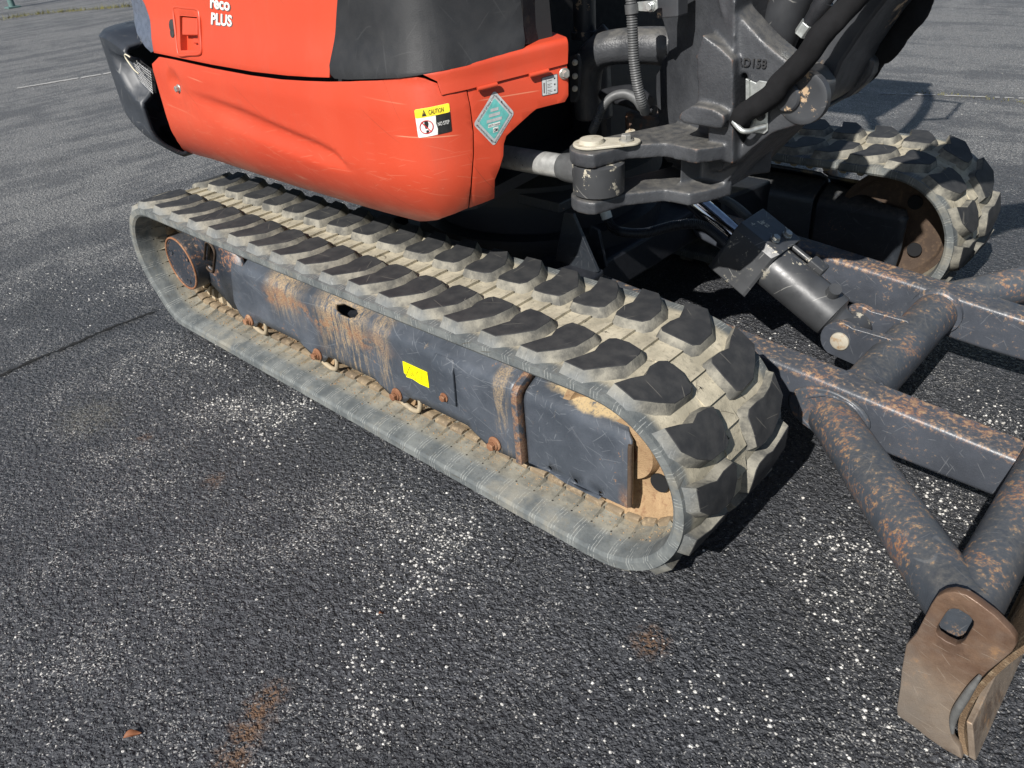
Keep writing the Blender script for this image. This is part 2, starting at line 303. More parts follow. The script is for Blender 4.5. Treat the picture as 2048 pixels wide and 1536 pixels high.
def mat_blade():
    q = NT('blade_steel'); xyz = q.sep(); n1 = q.noise(8, 5, 0.65); n2 = q.noise(50, 5, 0.65); n3 = q.noise(260, 2)
    col = q.mix(q.step(n1, 0.3, 0.7), (0.110, 0.064, 0.042), (0.190, 0.122, 0.080))
    col = q.mix(q.step(xyz[2], 0.26, 0.06, 0, 0.75), col, q.mix(q.step(n1, 0.3, 0.7), (0.20, 0.165, 0.13), (0.34, 0.28, 0.215)))
    brush = q.noise(60, 4, 0.7, q.coord((0.10, 1, 1.6), (0, 0.25, 0))); col = q.mix(q.step(brush, 0.55, 0.8, 0, 0.22), col, (0.26, 0.22, 0.18)); col = q.mix(q.step(q.noise(3.5, 5, 0.7), 0.45, 0.65, 0, 0.6), col, (0.17, 0.15, 0.13)); col = q.mix(q.step(q.noise(11, 5, 0.7), 0.52, 0.7, 0, 0.7), col, (0.075, 0.045, 0.03))
    sc = q.maxs(q.lines(16, 0.0009, (0.5, 0, 1.5), 0.6), q.lines(28, 0.0008, (0.3, 0, 1.2), 0.8, None, (3, 5, 7))); col = q.mix(q.math('MULTIPLY', sc, 0.22), col, (0.46, 0.40, 0.33))
    tan = q.math('MULTIPLY', q.step(n2, 0.52, 0.66), q.step(n1, 0.48, 0.62)); col = q.mix(q.math('MULTIPLY', tan, 0.6), col, (0.36, 0.20, 0.09))
    M['blade_steel'] = q.done(col, q.step(n2, 0.3, 0.7, 0.36, 0.6), 0.25, q.bump(q.math('ADD', n2, n3), 0.12, 0.004), 0.5)

def mat_black_panel():
    q = NT('black_panel'); n1 = q.noise(4, 4); n2 = q.noise(30, 4)
    col = q.mix(q.step(n1, 0.3, 0.7), (0.014, 0.0145, 0.016), (0.027, 0.028, 0.03))
    sc = q.lines(8, 0.0012); sc2 = q.lines(14, 0.0012, loc=(4, 4, 2), warp=.04)
    col = q.mix(q.math('MULTIPLY', q.math('MAXIMUM', sc, sc2), 0.08), col, (0.17, 0.17, 0.17))
    col = q.mix(q.step(n2, 0.6, 0.85, 0, 0.3), col, (0.06, 0.058, 0.052))
    M['black_panel'] = q.done(col, q.step(n2, 0.3, 0.7, 0.46, 0.62), 0, q.bump(q.noise(400, 2), 0.12, 0.002), 0.45)

def mat_bumper():
    q = NT('bumper_paint'); n1 = q.noise(5, 4); n2 = q.noise(40, 4)
    col = q.mix(q.step(n1, 0.3, 0.7), (0.022, 0.026, 0.033), (0.04, 0.046, 0.056))
    sc = q.lines(12, 0.0011)
    col = q.mix(q.math('MULTIPLY', sc, 0.35), col, (0.34, 0.34, 0.33)); col = q.mix(q.step(n2, 0.6, 0.8, 0, 0.35), col, (0.12, 0.115, 0.1))
    M['bumper_paint'] = q.done(col, 0.48, 0, q.bump(n2, 0.05, 0.004), 0.5)

def mat_scuffed(name, base, fleck):
    q = NT(name); n = q.noise(25, 5, 0.7); n2 = q.noise(6, 3)
    col = q.mix(q.step(n2, 0.3, 0.7), tuple(c*.8 for c in base), tuple(c*1.3 for c in base))
    f = q.math('MULTIPLY', q.step(n, 0.585, 0.62), q.step(q.noise(5, 2), 0.46, 0.55))
    col = q.mix(f, col, fleck)
    sc = q.lines(16, 0.0010); col = q.mix(q.math('MULTIPLY', sc, .4), col, (0.4, .39, .36))
    M[name] = q.done(col, q.step(n, 0.3, 0.7, 0.28, 0.5), 0, q.bump(n, 0.05, 0.004), 0.55)

mat_asphalt(); mat_orange(); mat_frame_side(); mat_rubber(); mat_cast(); mat_black_panel(); mat_bumper()
mat_paint('arm_paint', (0.050, 0.056, 0.068), edge=(1.45, .350, -.0885), rust=0.22, scratch=1.0, rough=0.34)
mat_paint('tube_paint', (0.052, 0.060, 0.072), rust=0.45, scratch=0.8, tan=(0.40, 0.25, 0.115))
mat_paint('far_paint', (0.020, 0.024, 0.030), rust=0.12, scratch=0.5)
mat_paint('motor_paint', (0.028, 0.034, 0.045), rust=0.5, scratch=0.5, tan=(0.36, 0.2, 0.1))
mat_scuffed('cylinder_paint', (0.048, 0.050, 0.053), (0.46, 0.42, 0.33))
mat_scuffed('boom_paint', (0.036, 0.038, 0.042), (0.42, 0.30, 0.19))
mat_blade()
mat_rust('blade_dirt', (0.10, 0.065, 0.038), (0.19, 0.13, 0.078), (0.30, 0.235, 0.155), 0.9, 0.8)
mat_rust('rust_bolt', (0.17, 0.07, 0.035), (0.26, 0.13, 0.07), (0.36, 0.23, 0.14), 0.8, 0.4)
mat_rust('clay_wheel', (0.27, 0.175, 0.095), (0.40, 0.275, 0.155), (0.19, 0.10, 0.055), 0.9, 0.5)
mat_rust('dark_rust', (0.055, 0.038, 0.028), (0.085, 0.058, 0.04), (0.12, 0.08, 0.05), 0.8, 0.3)
mat_rust('link_steel', (0.15, 0.115, 0.08), (0.24, 0.185, 0.12), (0.42, 0.32, 0.2), 0.6, 0.3)
mat_rust('horn_steel', (0.25, 0.21, 0.15), (0.38, 0.31, 0.21), (0.48, 0.38, 0.24), 0.75, 0.3)
mat_rust('pin_steel', (0.36, 0.33, 0.27), (0.44, 0.40, 0.31), (0.27, 0.16, 0.075), 0.45, 0.1)
mat_rust('grease_plate', (0.38, 0.35, 0.28), (0.47, 0.44, 0.36), (0.26, 0.22, 0.15), 0.6, 0.15)
mat_rust('hood_grime', (0.02, 0.021, 0.024), (0.035, 0.035, 0.036), (0.06, 0.055, 0.045), 0.7, 0.2)
plain('chrome', (0.62, 0.63, 0.65), 0.10, 1.0); plain('dull_rod', (0.62, 0.62, 0.60), 0.34, 0.6)
plain('zinc', (0.55, 0.57, 0.55), 0.38, 0.75); plain('bolt_steel', (0.48, 0.47, 0.43), 0.4, 0.7)
plain('hose_black', (0.020, 0.021, 0.024), 0.42); plain('hose_grey', (0.075, 0.077, 0.078), 0.5); plain('sleeve_fabric', (0.012, 0.012, 0.013), 0.95, 0, 0.15)
plain('void_shade', (0.006, 0.0065, 0.008), 0.9); plain('under_black', (0.014, 0.016, 0.021), 0.55)  # near-black void colour stands in for shade inside openings
plain('lens_grey', (0.085, 0.10, 0.135), 0.3); plain('wire_grey', (0.30, 0.30, 0.29), 0.5, 0.3)
plain('sticker_white', (0.72, 0.72, 0.69), 0.45); plain('sticker_yellow', (0.86, 0.66, 0.03), 0.45); plain('frame_yellow', (0.90, 0.80, 0.0), 0.5); plain('print_black', (0.012, 0.012, 0.012), 0.5)
plain('print_red', (0.50, 0.03, 0.03), 0.5); plain('sticker_teal', (0.12, 0.42, 0.39), 0.45); plain('sticker_silver', (0.42, 0.44, 0.44), 0.4); plain('print_shadow', (0.11, 0.09, 0.085), 0.5)
plain('cream_tie', (0.62, 0.58, 0.44), 0.6); plain('fitting_white', (0.66, 0.66, 0.6), 0.5)
plain('old_line', (0.34, 0.335, 0.32), 0.8); plain('crack_dark', (0.006, 0.006, 0.006), 0.95); plain('leaf_brown', (0.20, 0.075, 0.03), 0.7); plain('twig_tan', (0.36, 0.25, 0.13), 0.8)
plain('pole_green', (0.10, 0.17, 0.16), 0.5); plain('grass_dry', (0.16, 0.15, 0.045), 0.9); mat_rust('pebble', (0.24, 0.235, 0.222), (0.66, 0.645, 0.61), (0.46, 0.43, 0.37), 0.85, 0.2)
plain('weld_grey', (0.17, 0.17, 0.165), 0.45, 0.4); plain('mesh_silver', (0.42, 0.42, 0.42), 0.45, 0.5); plain('glass_dark', (0.02, 0.025, 0.03), 0.1)

# ------------------------------------------------------------------ mesh helpers
V = Vector
class MB:
    def __init__(s): s.v = []; s.f = []; s.m = []; s.uv = {}
    def add(s, vs, fs, mat=0):
        o = len(s.v); s.v += [tuple(p) for p in vs]
        for f in fs: s.f.append([i+o for i in f]); s.m.append(mat)
        return o
    def box(s, c, size, rot=None, mat=0):
        c = V(c); hx, hy, hz = (k/2 for k in size); pts = []
        for x in (-hx, hx):
            for y in (-hy, hy):
                for z in (-hz, hz):
                    p = V((x, y, z)); pts.append(c + (rot @ p if rot is not None else p))
        s.add(pts, [(0, 1, 3, 2), (4, 6, 7, 5), (0, 4, 5, 1), (2, 3, 7, 6), (0, 2, 6, 4), (1, 5, 7, 3)], mat); return s
    def ring(s, c, ax, r, n, ph=0.0, up=None):
        ax = V(ax).normalized(); a = V(up) if up is not None else (V((0, 0, 1)) if abs(ax.z) < .9 else V((1, 0, 0)))
        e1 = (a - ax*a.dot(ax)).normalized(); e2 = ax.cross(e1)
        return [V(c) + (e1*math.cos(2*math.pi*k/n+ph) + e2*math.sin(2*math.pi*k/n+ph))*r for k in range(n)]
    def loft(s, rings, cap0=True, cap1=True, mat=0, closed=False):
        n = len(rings[0]); o = len(s.v)
        for r in rings: s.v += [tuple(p) for p in r]
        k = len(rings); last = k if closed else k-1
        for i in range(last):
            a, b = o+i*n, o+((i+1) % k)*n
            for j in range(n):
                s.f.append([a+j, a+(j+1) % n, b+(j+1) % n, b+j]); s.m.append(mat)
        if not closed:
            if cap0: s.f.append([o+j for j in range(n)][::-1]); s.m.append(mat)
            if cap1: s.f.append([o+(k-1)*n+j for j in range(n)]); s.m.append(mat)
        return s
    def cyl(s, p0, p1, r0, r1=None, n=28, mat=0, ph=0.0):
        p0, p1 = V(p0), V(p1); ax = p1-p0; r1 = r0 if r1 is None else r1
        return s.loft([s.ring(p0, ax, r0, n, ph), s.ring(p1, ax, r1, n, ph)], mat=mat)
    def lathe(s, c, ax, prof, n=28, mat=0):
        """prof = [(distance along axis, radius)]"""
        ax = V(ax).normalized()
        return s.loft([s.ring(V(c)+ax*d, ax, max(r, 1e-4), n) for d, r in prof], mat=mat)
    def tube(s, path, r, n=12, mat=0):
        P = [V(p) for p in path]; rings = []; up = None
        for i, p in enumerate(P):
            t = (P[min(i+1, len(P)-1)] - P[max(i-1, 0)]).normalized()
            if up is None: up = V((0, 0, 1)) if abs(t.z) < .9 else V((1, 0, 0))
            up = (up - t*up.dot(t)).normalized()
            rr = r(i/(len(P)-1)) if callable(r) else r
            e2 = t.cross(up)
            rings.append([p + (up*math.cos(2*math.pi*k/n) + e2*math.sin(2*math.pi*k/n))*rr for k in range(n)])
        return s.loft(rings, mat=mat)
    def prism(s, poly, vec, mat=0):
        a = [V(p) for p in poly]; vec = V(vec); return s.loft([a, [p+vec for p in a]], mat=mat)
    def mesh(s, name, mats):
        me = bpy.data.meshes.new(name); me.from_pydata(s.v, [], s.f); me.update()
        for m in mats: me.materials.append(M[m])
        if any(s.m): me.polygons.foreach_set('material_index', s.m)
        bm = bmesh.new(); bm.from_mesh(me); bmesh.ops.recalc_face_normals(bm, faces=bm.faces); bm.to_mesh(me); bm.free()
        return me
    def build(s, name, parent, mats, smooth=40, bevel=0, seg=2, label=None, kind=None):
        return put(name, s.mesh(name, mats), parent, smooth, bevel, seg, label, kind)

R0 = V((0.985, 0.987, 0))
ROOTS = {}
def put(name, me, parent, smooth=40, bevel=0, seg=2, label=None, kind=None):
    o = bpy.data.objects.new(name, me); COL.objects.link(o)
    if parent is not None:
        o.parent = parent
        if parent.type == 'EMPTY': o.location = -parent.location
    if smooth:
        me.shade_smooth()
        if smooth < 179: me.set_sharp_from_angle(angle=math.radians(smooth))
    if bevel:
        b = o.modifiers.new('bevel', 'BEVEL'); b.width = bevel; b.segments = seg; b.limit_method = 'ANGLE'; b.angle_limit = math.radians(35)
    if label: o['label'] = label
    if kind: o['kind'] = kind
    return o
def thing(name, label, cat, loc=(0, 0, 0), group=None):
    o = bpy.data.objects.new(name, None); COL.objects.link(o); o.location = loc; o.empty_display_size = 0.2
    o['label'] = label; o['category'] = cat
    if group: o['group'] = group
    return o
def tag(o, label, cat, group=None):
    o['label'] = label; o['category'] = cat
    if group: o['group'] = group
    return o
def cat_rom(P, per=8, closed=False):
    P = [V(p) for p in P]; out = []; n = len(P)
    for i in range(n if closed else n-1):
        g = (lambda k: P[k % n]) if closed else (lambda k: P[max(0, min(n-1, k))])
        p0, p1, p2, p3 = g(i-1), g(i), g(i+1), g(i+2)
        for k in range(per):
            t = k/per
            out.append(0.5*((2*p1)+(p2-p0)*t+(2*p0-5*p1+4*p2-p3)*t*t+(3*p1-p0-3*p2+p3)*t*t*t))
    if not closed: out.append(P[-1].copy())
    return out
def resample(path, step):
    P = [V(p) for p in path]; L = [0]
    for a, b in zip(P, P[1:]): L.append(L[-1]+(b-a).length)
    n = max(2, int(L[-1]/step)); out = []; j = 0
    for k in range(n+1):
        d = L[-1]*k/n
        while j < len(L)-2 and L[j+1] < d: j += 1
        t = (d-L[j])/max(1e-9, L[j+1]-L[j]); out.append(P[j].lerp(P[j+1], t))
    return out
def sheet(name, parent, poly, fn, cs, ct, thick, mats, smooth=50, bevel=0, holes=(), flip=False, label=None):
    """a bent plate: outline in the surface's own coordinates (s, t), cut along cs and ct, mapped by fn, then given thickness"""
    bm = bmesh.new()
    vs = [bm.verts.new((a, b, 0)) for a, b in poly]; es = []
    loops = [vs]
    for h in holes: loops.append([bm.verts.new((a, b, 0)) for a, b in h])
    for lp in loops:
        for i in range(len(lp)): es.append(bm.edges.new((lp[i], lp[(i+1) % len(lp)])))
    if holes: bmesh.ops.triangle_fill(bm, edges=es, use_beauty=True, use_dissolve=False)
    else:
        bm.faces.new(vs); bmesh.ops.triangulate(bm, faces=bm.faces[:])
    for c in cs: bmesh.ops.bisect_plane(bm, geom=bm.verts[:]+bm.edges[:]+bm.faces[:], plane_co=(c, 0, 0), plane_no=(1, 0, 0))
    for c in ct: bmesh.ops.bisect_plane(bm, geom=bm.verts[:]+bm.edges[:]+bm.faces[:], plane_co=(0, c, 0), plane_no=(0, 1, 0))
    bmesh.ops.dissolve_degenerate(bm, dist=1e-5, edges=bm.edges[:])
    for v in bm.verts: v.co = fn(v.co.x, v.co.y)
    bmesh.ops.recalc_face_normals(bm, faces=bm.faces)
    bm.normal_update()
    s = sum((f.normal.dot(CAM - f.calc_center_median()) * f.calc_area() for f in bm.faces))
    if (s < 0) != flip: bmesh.ops.reverse_faces(bm, faces=bm.faces)
    me = bpy.data.meshes.new(name); bm.to_mesh(me); bm.free()
    for m in mats: me.materials.append(M[m])
    o = put(name, me, parent, smooth, 0, label=label)
    if thick:
        so = o.modifiers.new('thick', 'SOLIDIFY'); so.thickness = thick; so.offset = -1
    if bevel:
        b = o.modifiers.new('bevel', 'BEVEL'); b.width = bevel; b.segments = 2; b.limit_method = 'ANGLE'; b.angle_limit = math.radians(50)
    return o
def frange(a, b, st):
    n = int(round((b-a)/st)); return [a+(b-a)*k/n for k in range(n+1)]
def hexbolt(mb, c, ax, r, h, washer=0.0, mat=0, wmat=None):
    c, ax = V(c), V(ax).normalized()
    if washer: mb.lathe(c, ax, [(0, 0.001), (0, washer), (h*.22, washer), (h*.3, washer*.9), (h*.3, .001)], 24, mat if wmat is None else wmat)
    mb.lathe(c, ax, [(h*.25, r), (h*.88, r), (h, r*.86), (h, .001)], 6, mat)
    return mb
def corrugated(path, r, pitch=0.0042, n=14):
    P = resample(path, pitch/2); mb = MB()
    k = len(P)-1
    mb.tube(P, lambda t: r*(1.0 if int(round(t*k)) % 2 else 0.86), n); return mb

# ------------------------------------------------------------------ ground
def ground():
    mb = MB(); L = 60
    xs = [-L, -20, -8, -3, 0, 1, 2, 3, 5, 12, L]; n = len(xs)
    mb.add([(x, y, 0) for x in xs for y in xs], [(i*n+j, (i+1)*n+j, (i+1)*n+j+1, i*n+j+1) for i in range(n-1) for j in range(n-1)])
    g = mb.build('asphalt_lot', None, ['asphalt'], smooth=0); g['kind'] = 'structure'
    # long crack of the paving, a ragged dark ribbon
    rnd = random.Random(3)
    def crack(px, w, name):
        P = resample(cat_rom([at(x, y, Z=0) for x, y in px], 6), 0.012); mb = MB(); up = V((0, 0, 1)); a = []; b = []; drift = 0.0
        for i, p in enumerate(P):
            t = (P[min(i+1, len(P)-1)]-P[max(0, i-1)]).normalized(); s = t.cross(up)
            drift = drift*.93+rnd.gauss(0, .0035); j = s*(drift+rnd.uniform(-.003, .003)); ww = w*rnd.uniform(.25, 1.2)*min(1, i/3, (len(P)-1-i)/3+.1)
            a.append(p+j+s*ww+up*.003); b.append(p+j-s*ww+up*.003)
        k = len(P); mb.add(a+b, [(i, i+1, k+i+1, k+i) for i in range(k-1)])
        o = mb.build(name, g, ['crack_dark'], 0); return o
    crack([(-60, 768), (0, 752), (60, 728), (130, 700), (200, 668), (250, 648), (315, 622)], 0.009, 'crack')
    crack([(1000, 1060), (1030, 1110), (1000, 1150)], 0.0015, 'crack')
    # old stall stripe, worn to fragments
    def stripe(px0, px1, w, name, keep):
        p0, p1 = at(*px0, Z=0), at(*px1, Z=0); d = p1-p0; s = d.normalized().cross(V((0, 0, 1)))*w/2; mb = MB(); N = 60
        for i in range(N):
            if rnd.random() > keep: continue
            a, b = p0+d*(i/N), p0+d*((i+1)/N); q = [rnd.uniform(.5, 1.1) for _ in range(4)]
            up = V((0, 0, .004)); mb.add([a-s*q[0]+up, b-s*q[1]+up, b+s*q[2]+up, a+s*q[3]+up], [(0, 1, 2, 3)])
        return mb.build(name, g, ['old_line'], 0)
    stripe((34, 177), (330, 128), 0.085, 'painted_line', 0.93)
    stripe((2260, 205), (1700, 185), 0.03, 'painted_line', 0.55)
    # loose pale stones worked out of the surface, too many to count
    rs = np.random.RandomState(5); pts = []
    def cluster(px, w, k, sig=.5):
        P = resample([at(x, y, Z=0) for x, y in px], .01)
        for _ in range(k):
            p = P[rs.randint(len(P))]; o = rs.randn(2)*w*(abs(rs.randn())*1.3+.35); pts.append([[p.x+o[0], p.y+o[1]]])
    cluster([(900, 1060), (870, 1110), (850, 1160), (815, 1185)], .060, 520); cluster([(815, 1185), (760, 1260), (720, 1300), (740, 1400), (745, 1500)], .055, 380); cluster([(680, 960), (760, 1000), (850, 1060)], .06, 160)
    cluster([(380, 815), (440, 805), (520, 830), (570, 835)], .045, 420); cluster([(500, 905), (570, 830), (600, 800)], .05, 360); cluster([(330, 700), (400, 720), (460, 740)], .05, 200)
    cluster([(1580, 1060), (1640, 1180), (1700, 1330), (1760, 1500)], .05, 300); cluster([(1640, 1060), (1700, 1090), (1760, 1150)], .05, 180); cluster([(1300, 1330), (1450, 1450), (1600, 1500)], .09, 320)
    cluster([(1850, 960), (1930, 1060)], .06, 260); cluster([(1960, 820), (2048, 860)], .06, 180); cluster([(1450, 655), (1560, 690)], .04, 120); cluster([(60, 560), (180, 600), (290, 560)], .1, 320); cluster([(40, 1500), (90, 1400), (30, 1250)], .08, 120)
    pts.append(np.stack([rs.uniform(-4, 3.6, 1300), rs.uniform(-1.4, 6, 1300)], 1))
    pts = np.concatenate(pts)
    base = np.array([(1, 0, 0), (.3, .9, 0), (-.8, .6, 0), (-.8, -.55, 0), (.35, -.95, 0), (.1, .05, .8)]); vs = []; fs = []
    for i, (x, y) in enumerate(pts):
        r = min(.0048, abs(rs.randn())**1.6*.0014+.0009); a = rs.rand()*6.28; c, s = math.cos(a), math.sin(a)
        q = base*(rs.rand(6, 3)*.5+.75)*r; q = np.stack([q[:, 0]*c-q[:, 1]*s, (q[:, 0]*s+q[:, 1]*c), q[:, 2]], 1)+(x, y, -.0002)
        o = len(vs); vs += q.tolist(); fs += [(o+k, o+(k+1) % 5, o+5) for k in range(5)]
    mb = MB(); mb.v = vs; mb.f = fs; mb.m = [0]*len(fs)
    gr = mb.build('gravel', None, ['pebble'], 0); gr['kind'] = 'stuff'; gr['label'] = 'pale loose grit scattered over the asphalt'; gr['category'] = 'gravel'
    return g
GROUND = ground()

# ------------------------------------------------------------------ the machine
EXC = thing('mini_excavator', 'orange and black rubber tracked mini excavator with its dozer blade lowered onto the asphalt', 'excavator', R0)

# --- rubber track path (side profile), s runs forward along the top
XF, ZF, RF = 1.9746, 0.2653, 0.2373
PITCHES = 44
TW = 0.41
def track_path():
    a = np.linspace(0, 2*math.pi, 1441)
    c = lambda x, z, r: np.stack([x+r*np.cos(a), z+r*np.sin(a)], 1)
    pts = np.concatenate([c(XF, ZF, RF), c(0.0, .2845, .2049), c(0.0, .148, .12)])
    pts = pts[np.lexsort((pts[:, 1], pts[:, 0]))]
    def half(P):
        h = []
        for p in P:
            while len(h) >= 2 and (h[-1][0]-h[-2][0])*(p[1]-h[-2][1])-(h[-1][1]-h[-2][1])*(p[0]-h[-2][0]) <= 0: h.pop()
            h.append(p)
        return h
    lo = half(pts); up = half(pts[::-1]); h = np.array((lo[:-1]+up[:-1])[::-1])   # clockwise
    h = np.concatenate([h, h[:1]]); seg = np.hypot(*(h[1:]-h[:-1]).T); L = np.concatenate([[0], np.cumsum(seg)])
    N = 2640; s = np.linspace(0, L[-1], N+1)[:-1]
    X = np.interp(s, L, h[:, 0]); Z = np.interp(s, L, h[:, 1])
    k = np.ones(41)/41
    sm = lambda q: np.convolve(np.concatenate([q[-20:], q, q[:20]]), k, 'valid')
    X, Z = sm(X), sm(Z)
    # the top run sags a little between idler and sprocket
    topm = (Z > .42) & (X > .1) & (X < 1.9); Z = Z - topm*0.006*np.sin((np.clip(X, .1, 1.9)-.1)/1.8*math.pi)
    tx = np.roll(X, -1)-np.roll(X, 1); tz = np.roll(Z, -1)-np.roll(Z, 1); l = np.hypot(tx, tz)
    return X, Z, tx/l, tz/l, L[-1], N
PX, PZ, PTX, PTZ, PLEN, PN = track_path()
PIT = PLEN/PITCHES
top_idx = int(np.argmin(np.abs(PX-1.655)+10*(PZ < .4))); S0 = top_idx/PN*PLEN
def on_track(s, y, h, far=False):
    u = (s/PLEN % 1.0)*PN; i = int(u) % PN; j = (i+1) % PN; f = u-int(u)
    x = PX[i]*(1-f)+PX[j]*f; z = PZ[i]*(1-f)+PZ[j]*f; tx = PTX[i]*(1-f)+PTX[j]*f; tz = PTZ[i]*(1-f)+PTZ[j]*f
    return V((x - tz*h, (1.97-y) if far else y, z + tx*h))

LUG = [(0.000, .022), (0.013, .058), (0.024, .092), (0.018, .118), (0.020, .150), (0.028, .163), (0.060, .163), (0.095, .156), (0.103, .141), (0.101, .090), (0.078, .054), (0.050, .020)]
def lug_mesh(k, row, far, rnd):
    mb = MB(); n = len(LUG); w = rnd.uniform(-.002, .0015); ja = [(rnd.uniform(-.0025, .0025), rnd.uniform(-.0025, .0025)) for _ in range(n)]
    cx = sum(p[0] for p in LUG)/n; cy = sum(p[1] for p in LUG)/n
    off = S0 + k*PIT - (PIT/2+.002 if row else 0)
    def ring(grow_s0, grow_s1, grow_y, h, shrink=0):
        out = []
        for (s, y), (js, jy) in zip(LUG, ja):
            s += js; y += jy
            ds = (grow_s1 if s > cx else -grow_s0)*(1 if abs(s-cx) > .012 else abs(s-cx)/.012)
            yy = y + (grow_y if y > cy else -min(y-.003, grow_y*1.2))
            yy = max(0.0005, yy)
            if row: yy = TW-yy
            out.append(on_track(off+s+ds, yy, h, far))
        return out
    H = .0262+w
    rings = [ring(.008, .015, .012, -.002), ring(.0035, .0075, .006, .013), ring(.001, .0014, .001, H-.0018), ring(0, 0, 0, H-.0003)]
    mb.loft(rings[:3], cap0=False, cap1=False, mat=1)
    mb.loft(rings[2:], cap0=False, cap1=False, mat=0)
    # crown with an inner ring so it bends with the belt
    c = on_track(off+cx, (TW-cy) if row else cy, H, far); r = rings[3]; mid = [p.lerp(c, .5) for p in r]
    o = mb.add(r+mid+[c], []);
    for j in range(n):
        q = (j+1) % n
        mb.f.append([o+j, o+q, o+n+q, o+n+j]); mb.m.append(0); mb.f.append([o+n+j, o+n+q, o+2*n]); mb.m.append(0)
    return mb
SEC = [(0.0, 0.0, 0), (0.03, .002, 0), (.12, .003, 0), (.205, .0035, 0), (.29, .003, 0), (.38, .002, 0), (.41, 0.0, 0), (.41, -.020, 0), (.404, -.028, 0), (.375, -.036, 1), (.30, -.038, 1), (.285, -.043, 1), (.125, -.043, 1), (.110, -.038, 1), (.035, -.036, 1), (.006, -.028, 1), (0.0, -.020, 0)]
def make_track(far):
    mb = MB(); n = len(SEC); N = PITCHES*6
    mb.loft([[on_track(i/N*PLEN, y, h, far) for (y, h, _) in SEC] for i in range(N)], closed=True)
    uvs = []
    vv = lambda y: min(y, TW-y)
    strip = []
    for j in range(n):
        a, b = SEC[j], SEC[(j+1) % n]
        inner = a[1] < -.015 or b[1] < -.015
        side = (abs(a[0]-b[0]) < 1e-6)
        if side: strip.append((0.0, 0.0))
        elif a[1] >= -.001 and b[1] >= -.001: strip.append((vv(a[0]), vv(b[0])))
        else: strip.append((1+vv(a[0]), 1+vv(b[0])))
    for i in range(N):
        for j in range(n):
            u0 = (i/N*PLEN-S0)/PIT; u1 = u0+PLEN/N/PIT; v0, v1 = strip[j]
            uvs.append(((u0, v0), (u0, v1), (u1, v1), (u1, v0)))
    # cleat bars of the centre strip, two to a pitch, and the ribs beside the links inside
    def blk(s0, s1, y0, y1, h0, h1a, h1b, uvv):
        p = [on_track(s, y, h, far) for s, h in ((s0, h0), (s1, h0)) for y in (y0, y1)] + [on_track(s, y, h, far) for s, h in ((s0, h1a), (s1, h1b)) for y in (y0, y1)]
        mb.add(p, [(0, 2, 3, 1), (4, 5, 7, 6), (0, 1, 5, 4), (2, 6, 7, 3), (0, 4, 6, 2), (1, 3, 7, 5)])
        for _ in range(6): uvs.append(((0.1, uvv),)*4)
    for k in range(PITCHES*2):
        s = S0 - .036 + k*PIT/2
        blk(s-.034, s, .166 if k % 2 else .176, .236, 0, .0035, .0105, .2)
    for k in range(PITCHES*2):
        s = S0 + .02 + k*PIT/2
        p = [on_track(s-.006, .114, -.037, far), on_track(s+.006, .114, -.037, far), on_track(s, .068, -.0365, far), on_track(s, .116, -.050, far)]
        mb.add(p, [(0, 1, 3), (1, 2, 3), (2, 0, 3), (0, 2, 1)])
        for _ in range(4): uvs.append(((0.1, 1.2),)*3)
    me = bpy.data.meshes.new('rubber_track'); me.from_pydata(mb.v, [], mb.f); me.materials.append(M['belt_rubber'])
    ul = me.uv_layers.new(name='UVMap'); flat = [c for f in uvs for c in f]
    for i, c in enumerate(flat): ul.data[i].uv = c
    bm = bmesh.new(); bm.from_mesh(me); bmesh.ops.recalc_face_normals(bm, faces=bm.faces); bm.to_mesh(me); bm.free()
    tr = put('rubber_track', me, EXC, 35)
    rnd = random.Random(11 if far else 5)
    for row in (0, 1):
        for k in range(PITCHES):
            m = lug_mesh(k, row, far, rnd).mesh('tread_lug', ['lug_top_rubber', 'lug_side_rubber'])
            put('tread_lug', m, tr, 50)
    for k in range(PITCHES*2):
        s = S0 + .02 + PIT/4 + k*PIT/2; mb = MB(); hl = .0245
        def sec(s_, hs): return [on_track(s_, y, h, far) for y, h in ((.116, -.036), (.116, -.050*hs), (.122, -.054*hs), (.135, -.054*hs), (.150, -.048*hs), (.265, -.048*hs), (.265, -.036))]
        mb.loft([sec(s-hl, .97), sec(s-hl+.003, 1), sec(s+hl-.003, 1), sec(s+hl, .97)], mat=0)
        for ya in (.152, .232):     # the two guide horns of a link
            mb.loft([[on_track(s+a*.016*sc, ya+.013+b*.013*sc, h, far) for a, b in ((-1, -1), (1, -1), (1, 1), (-1, 1))] for h, sc in ((-.044, 1), (-.066, .92), (-.082, .72), (-.088, .4))], mat=1)
        mb.build('core_link', tr, ['link_steel', 'horn_steel'], 40)
    if not far:
        rc = random.Random(21)
        for k in range(9):
            s_ = S0+.16+k*PIT*.62+rc.uniform(-.02, .02); y_ = .205+rc.uniform(-.02, .022); mb = MB()
            for _ in range(4):
                a = rc.uniform(0, 6.28); L = rc.uniform(.006, .014); d = (math.cos(a), math.sin(a)*.8); w_ = .0012
                mb.add([on_track(s_-d[0]*.002+d[1]*w_, y_-d[1]*.002-d[0]*w_, .0042), on_track(s_+d[0]*L, y_+d[1]*L, .0042), on_track(s_-d[0]*.002-d[1]*w_, y_-d[1]*.002+d[0]*w_, .0042)], [(0, 1, 2)])
            mb.build('rubber_crack', tr, ['crack_dark'], 0)
